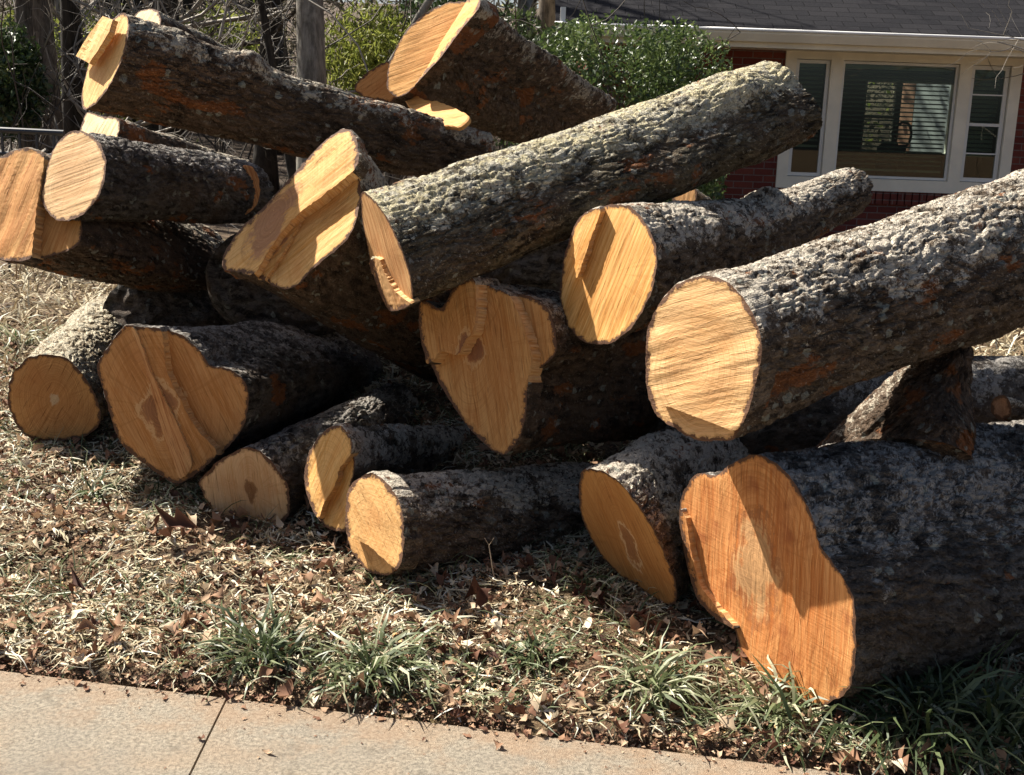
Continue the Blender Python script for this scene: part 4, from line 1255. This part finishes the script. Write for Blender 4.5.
TB_GREY = bark_simple('trunk_grey', (.10, .09, .075), (.27, .25, .21))
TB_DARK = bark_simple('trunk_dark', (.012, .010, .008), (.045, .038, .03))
TB_BROWN = bark_simple('trunk_brown', (.05, .04, .03), (.17, .14, .11))
TWIGG = simple_mat('grey_twigs', (.26, .235, .20), .8, .2, 5)
TWIGD = simple_mat('dark_twigs', (.07, .06, .05), .8, .2, 5)
M_EVER = tint_mat('evergreen_leaf', [(0, (.012, .022, .008)), (.5, (.04, .07, .02)), (1, (.11, .16, .05))], .35, .2, .5)
M_BUSH = tint_mat('glossy_bush_leaf', [(0, (.025, .045, .014)), (.5, (.07, .11, .03)), (1, (.19, .24, .08))], .38, .3, .5)
M_SPRG = tint_mat('spring_leaf', [(0, (.08, .10, .02)), (.5, (.22, .26, .05)), (1, (.48, .48, .13))], .5, .45, .3)
M_BRWL = tint_mat('brown_leaf', [(0, (.04, .035, .022)), (.5, (.13, .115, .08)), (1, (.33, .29, .20))], .7, .3, .2)


class Ribbon:
    """many thin branches as triangular tubes, numpy"""
    def __init__(self): self.V = []; self.Q = []; self.n = 0

    def add(self, pts, r):
        pts = np.asarray(pts); m_ = len(pts)
        t = pts[-1] - pts[0]; t = t / (np.linalg.norm(t) + 1e-9)
        ref = np.array([0, 0, 1.0]) if abs(t[2]) < .8 else np.array([1.0, 0, 0])
        e1 = np.cross(t, ref); e1 /= np.linalg.norm(e1); e2 = np.cross(t, e1)
        rad = np.linspace(r[0], r[1], m_)[:, None]
        for k in range(3):
            a = 2.094 * k
            self.V.append(pts + rad * (math.cos(a) * e1 + math.sin(a) * e2))
        b = self.n
        for k in range(3):
            k2 = (k + 1) % 3
            i = np.arange(m_ - 1)
            self.Q.append(np.stack([b + k * m_ + i, b + k2 * m_ + i, b + k2 * m_ + i + 1, b + k * m_ + i + 1], 1))
        self.n += 3 * m_

    def build(self, name, mat, parent=None):
        return make_mesh(name, np.concatenate(self.V), np.concatenate(self.Q), mat, parent, True)


def grow(rb, p, d, L, r, depth, rng, up=.15, kids=4):
    seg = 5; pts = [p]; q = p.copy(); dd = d.copy()
    for k in range(seg):
        dd = unit(dd + rng.normal(size=3) * .22 + np.array([0, 0, up * .3]))
        q = q + dd * L / seg; pts.append(q)
    rb.add(pts, (r, r * .45))
    if depth == 0: return
    for k in range(kids):
        j = rng.integers(1, seg + 1)
        nd = unit(dd + rng.normal(size=3) * .75)
        grow(rb, pts[j], nd, L * rng.uniform(.45, .7), r * .5, depth - 1, rng, up, kids)


def tree(label, px, Y, r, h, mat, twig, lean=0.0, seed=0, bare_from=.25, nb=9, depth=2, group='bare trees in the wood behind the pile', leaf=None, leaf_n=0, kids=4, blen=2.4, name='tree', lobe=None):
    rng = np.random.default_rng(seed)
    x0 = unp(px, 115, Y)[0]; z0 = float(ground(x0, Y)[0])
    root = empty(name, (x0, Y, z0), label, 'tree', group)
    pts = []; q = np.array([x0, Y, z0 - .1]); d = unit([lean, 0, 1])
    pts.append(q)
    ns = 14
    for k in range(ns):
        d = unit(d + rng.normal(size=3) * .025); q = q + d * h / ns; pts.append(q)
    pts = np.array(pts)
    t = np.linspace(0, 1, ns + 1); rad = r * (1.0 - .75 * t) + r * .45 * np.exp(-t * 22)
    b = MB(); b.tube(pts, rad, 14); o_ = b.build('trunk', mat, root, True)
    rb = Ribbon()
    for k in range(nb):
        j = rng.uniform(bare_from, .98); i = int(j * ns)
        a = rng.uniform(0, 6.28); dd = unit([math.cos(a), math.sin(a) * .8, rng.uniform(-.1, .9)])
        grow(rb, pts[min(i, ns)], dd, blen * rng.uniform(.6, 1.2) * (1.1 - .5 * j), max(.012, rad[min(i, ns)] * .30), depth, rng, kids=kids)
    cr2 = rb.build('crown', twig, root)
    if leaf is not None and leaf_n:
        Vb = np.concatenate(rb.V)
        sel = Vb[rng.integers(0, len(Vb), leaf_n)] + rng.normal(size=(leaf_n, 3)) * .16
        V, Q, T = leaf_cloud(sel, rng.uniform(.04, .10, leaf_n), rng)
        make_mesh('foliage', V, Q, leaf, root, False, {'tint': T})
    return root


def leaf_cloud(P, size, rng, aspect=.5, droop=0.0):
    n = len(P)
    a = rng.normal(size=(n, 3)); a[:, 2] -= droop; a /= np.linalg.norm(a, axis=1)[:, None]
    b = np.cross(a, rng.normal(size=(n, 3))); b /= np.linalg.norm(b, axis=1)[:, None]
    c = np.cross(a, b)
    s = size[:, None]
    V = np.stack([P - a * s * .5, P + b * s * aspect * .5 + c * s * .08, P + a * s * .5, P - b * s * aspect * .5 + c * s * .08], 1).reshape(-1, 3)
    Q = np.arange(4 * n).reshape(n, 4)
    cl = np.clip(.5 + .35 * perlin(P * 1.6) + rng.normal(size=n) * .2, 0, 1)
    return V, Q, np.repeat(cl, 4)


tree('stout grey tree trunk lit along its left edge, standing behind the middle of the pile', 314, 14.0, .19, 9.5, TB_GREY, TWIGG, .0, 31, .12, 10, 3, leaf=None)
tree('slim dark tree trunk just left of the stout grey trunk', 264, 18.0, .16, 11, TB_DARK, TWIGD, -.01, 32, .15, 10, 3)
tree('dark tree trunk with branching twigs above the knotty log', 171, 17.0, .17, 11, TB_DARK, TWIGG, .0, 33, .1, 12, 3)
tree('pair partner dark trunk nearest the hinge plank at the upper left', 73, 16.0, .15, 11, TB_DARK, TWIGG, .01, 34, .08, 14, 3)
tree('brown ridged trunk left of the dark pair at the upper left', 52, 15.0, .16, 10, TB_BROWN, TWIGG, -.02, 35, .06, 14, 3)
tree('pale brown twiggy trunk near the left edge of the photo', 27, 14.5, .12, 9, TB_BROWN, TWIGG, .03, 36, .05, 14, 3)
tree('leaning pale sapling rising right behind the steep topmost log', 286, 13.0, .06, 6.5, TB_GREY, TWIGG, .57, 37, .3, 6, 2)
tree('thin dark forked sapling leaning against the stout grey trunk', 302, 15.0, .06, 7.0, TB_DARK, TWIGD, -.25, 38, .2, 7, 2)
tree('grey trunk beside the left end of the house roof', 545, 17.0, .16, 10, TB_BROWN, TWIGD, .0, 39, .1, 9, 3)
rr = np.random.default_rng(90)
for i in range(26):
    px = rr.uniform(-60, 620); Y = rr.uniform(20, 36)
    kind = i % 3
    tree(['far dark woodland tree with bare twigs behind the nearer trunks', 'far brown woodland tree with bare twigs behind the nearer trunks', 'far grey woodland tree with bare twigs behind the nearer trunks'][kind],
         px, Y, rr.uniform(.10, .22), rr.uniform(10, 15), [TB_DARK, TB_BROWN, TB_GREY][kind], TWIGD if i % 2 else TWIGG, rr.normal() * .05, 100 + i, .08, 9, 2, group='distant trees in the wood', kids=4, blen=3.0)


def shrub(label, px, py0, py1, wpx, Y, n, mat, size, seed, stem=TWIGD, cat='shrub', group=None, droop=0.0, flat=1.0, name='shrub', aspect=.5, zb=None, shell=.5):
    rng = np.random.default_rng(seed)
    c = unp(px, (py0 + py1) / 2, Y); top = unp(px, py0, Y)[2]; bot = unp(px, py1, Y)[2] if zb is None else zb
    rx = wpx / 2 / F * Y; rz = (top - bot) / 2; cz_ = (top + bot) / 2
    base = np.array([c[0], Y, float(ground(c[0], Y)[0])])
    root = empty(name, base, label, cat, group)
    d = rng.normal(size=(n, 3)); d /= np.linalg.norm(d, axis=1)[:, None]
    d = np.sign(d) * np.abs(d) ** flat
    rad = shell + (1 - shell) * rng.random(n) ** .6
    bump_ = 1 + .16 * perlin(d * 2.2 + seed) + .10 * perlin(d * 5 + seed)
    P = np.array([c[0], Y, cz_]) + d * (rad * bump_)[:, None] * np.array([rx, min(rx, 1.0), rz])
    gap = perlin(P * 5 + seed) > -.32
    P = P[gap]; n = len(P)
    V, Q, T = leaf_cloud(P, size * rng.uniform(.6, 1.3, n), rng, aspect, droop)
    make_mesh('foliage', V, Q, mat, root, False, {'tint': T})
    rb = Ribbon()
    for k in range(9):
        tgt = np.array([c[0], Y, cz_]) + rng.normal(size=3) * np.array([rx, .5, rz]) * .5
        grow(rb, base + rng.normal(size=3) * [.12, .1, 0], unit(tgt - base), np.linalg.norm(tgt - base) * 1.2, .02, 2, rng, kids=3)
    rb.build('stem', stem, root)
    return root


shrub('wide rounded evergreen bush with glossy leaves at the corner of the brick house', 616, 19, 130, 222, 10.6, 34000, M_BUSH, .052, 51, flat=.7, zb=float(ground(1, 11)[0]) + .2, name='bush', cat='bush')
shrub('bright yellow green feathery shrub right of the stout grey trunk', 372, 0, 130, 115, 16.5, 5200, M_SPRG, .13, 52, droop=.8, aspect=.22, shell=.05, name='shrub')
shrub('dark leafed evergreen shrub at the far left edge of the photo', 8, 22, 140, 75, 14.0, 4200, M_EVER, .09, 53, shell=.3)
shrub('tall sparse evergreen shrub behind the bright yellow green one', 440, -20, 130, 110, 19.0, 4200, M_EVER, .12, 54, shell=.2)
shrub('thin green undergrowth shrub between the dark trunks above the knotty log', 225, 0, 130, 90, 21.0, 4200, M_SPRG, .10, 55, shell=.1)
shrub('green undergrowth shrub behind the dark trunk pair at upper left', 100, 10, 130, 110, 22.0, 4200, M_SPRG, .10, 56, shell=.1)
shrub('lit yellow green undergrowth shrub behind the pale twiggy trunk at the far left', 30, 0, 130, 80, 20.0, 3600, M_SPRG, .10, 58, shell=.1)
shrub('dull green shrub left of the house behind the topmost log', 515, 5, 130, 90, 17.0, 3600, M_EVER, .10, 57, shell=.2)

# far wood: nobody could count it
rng = np.random.default_rng(77)
n = 120000
X = rng.uniform(-26, 16, n); Y = rng.uniform(28, 46, n); Z = rng.random(n) ** 1.1 * 19
P = np.stack([X, Y, Z + ground(X, Y)], 1)
keep = (perlin(P * .55) + .5 * perlin(P * 1.7)) > -.36
P = P[keep]
V, Q, T = leaf_cloud(P, rng.uniform(.10, .30, len(P)), rng, .45)
tag(make_mesh('far_woodland', V, Q, M_BRWL, None, False, {'tint': T}), kind='stuff')
n = 16000
X = rng.uniform(-22, 10, n); Y = rng.uniform(26, 40, n); Z = rng.random(n) * 7
P = np.stack([X, Y, Z + ground(X, Y)], 1); P = P[(perlin(P * .5 + 30)) > .05]
V, Q, T = leaf_cloud(P, rng.uniform(.10, .26, len(P)), rng, .4)
tag(make_mesh('far_undergrowth', V, Q, M_SPRG, None, False, {'tint': T}), kind='stuff')

# bare twigs of a yard tree in front of the roof
tree('bare pale twigged young tree standing in front of the house roof at the upper right', 1075, 11.2, .05, 3.6, TB_GREY, TWIGG, -.06, 61, .35, 8, 2, group=None, blen=1.5, name='young_tree')

# railing at far left
RAILM = simple_mat('dark_rail_paint', (.025, .03, .038), .35, .1, 5, spec=.5)
ra_ = unp(-40, 128, 9.0); rb2 = unp(64, 133, 9.0)
rg = empty('metal_railing', (ra_[0], 9.0, 0), 'dark blue black metal railing behind the log ends at the far left', 'railing')
b = MB(); b.tube([ra_, rb2], .022, 10); b.build('top_rail', RAILM, rg)
b = MB(); b.tube([ra_ - [0, 0, .17], rb2 - [0, 0, .17]], .015, 8); b.build('lower_rail', RAILM, rg)
for k in range(6):
    p = ra_ + (rb2 - ra_) * (k + .4) / 6
    b = MB(); b.tube([(p[0], p[1], float(ground(p[0], p[1])[0]) - .05), (p[0], p[1], p[2])], .011, 8); b.build('baluster', RAILM, rg)
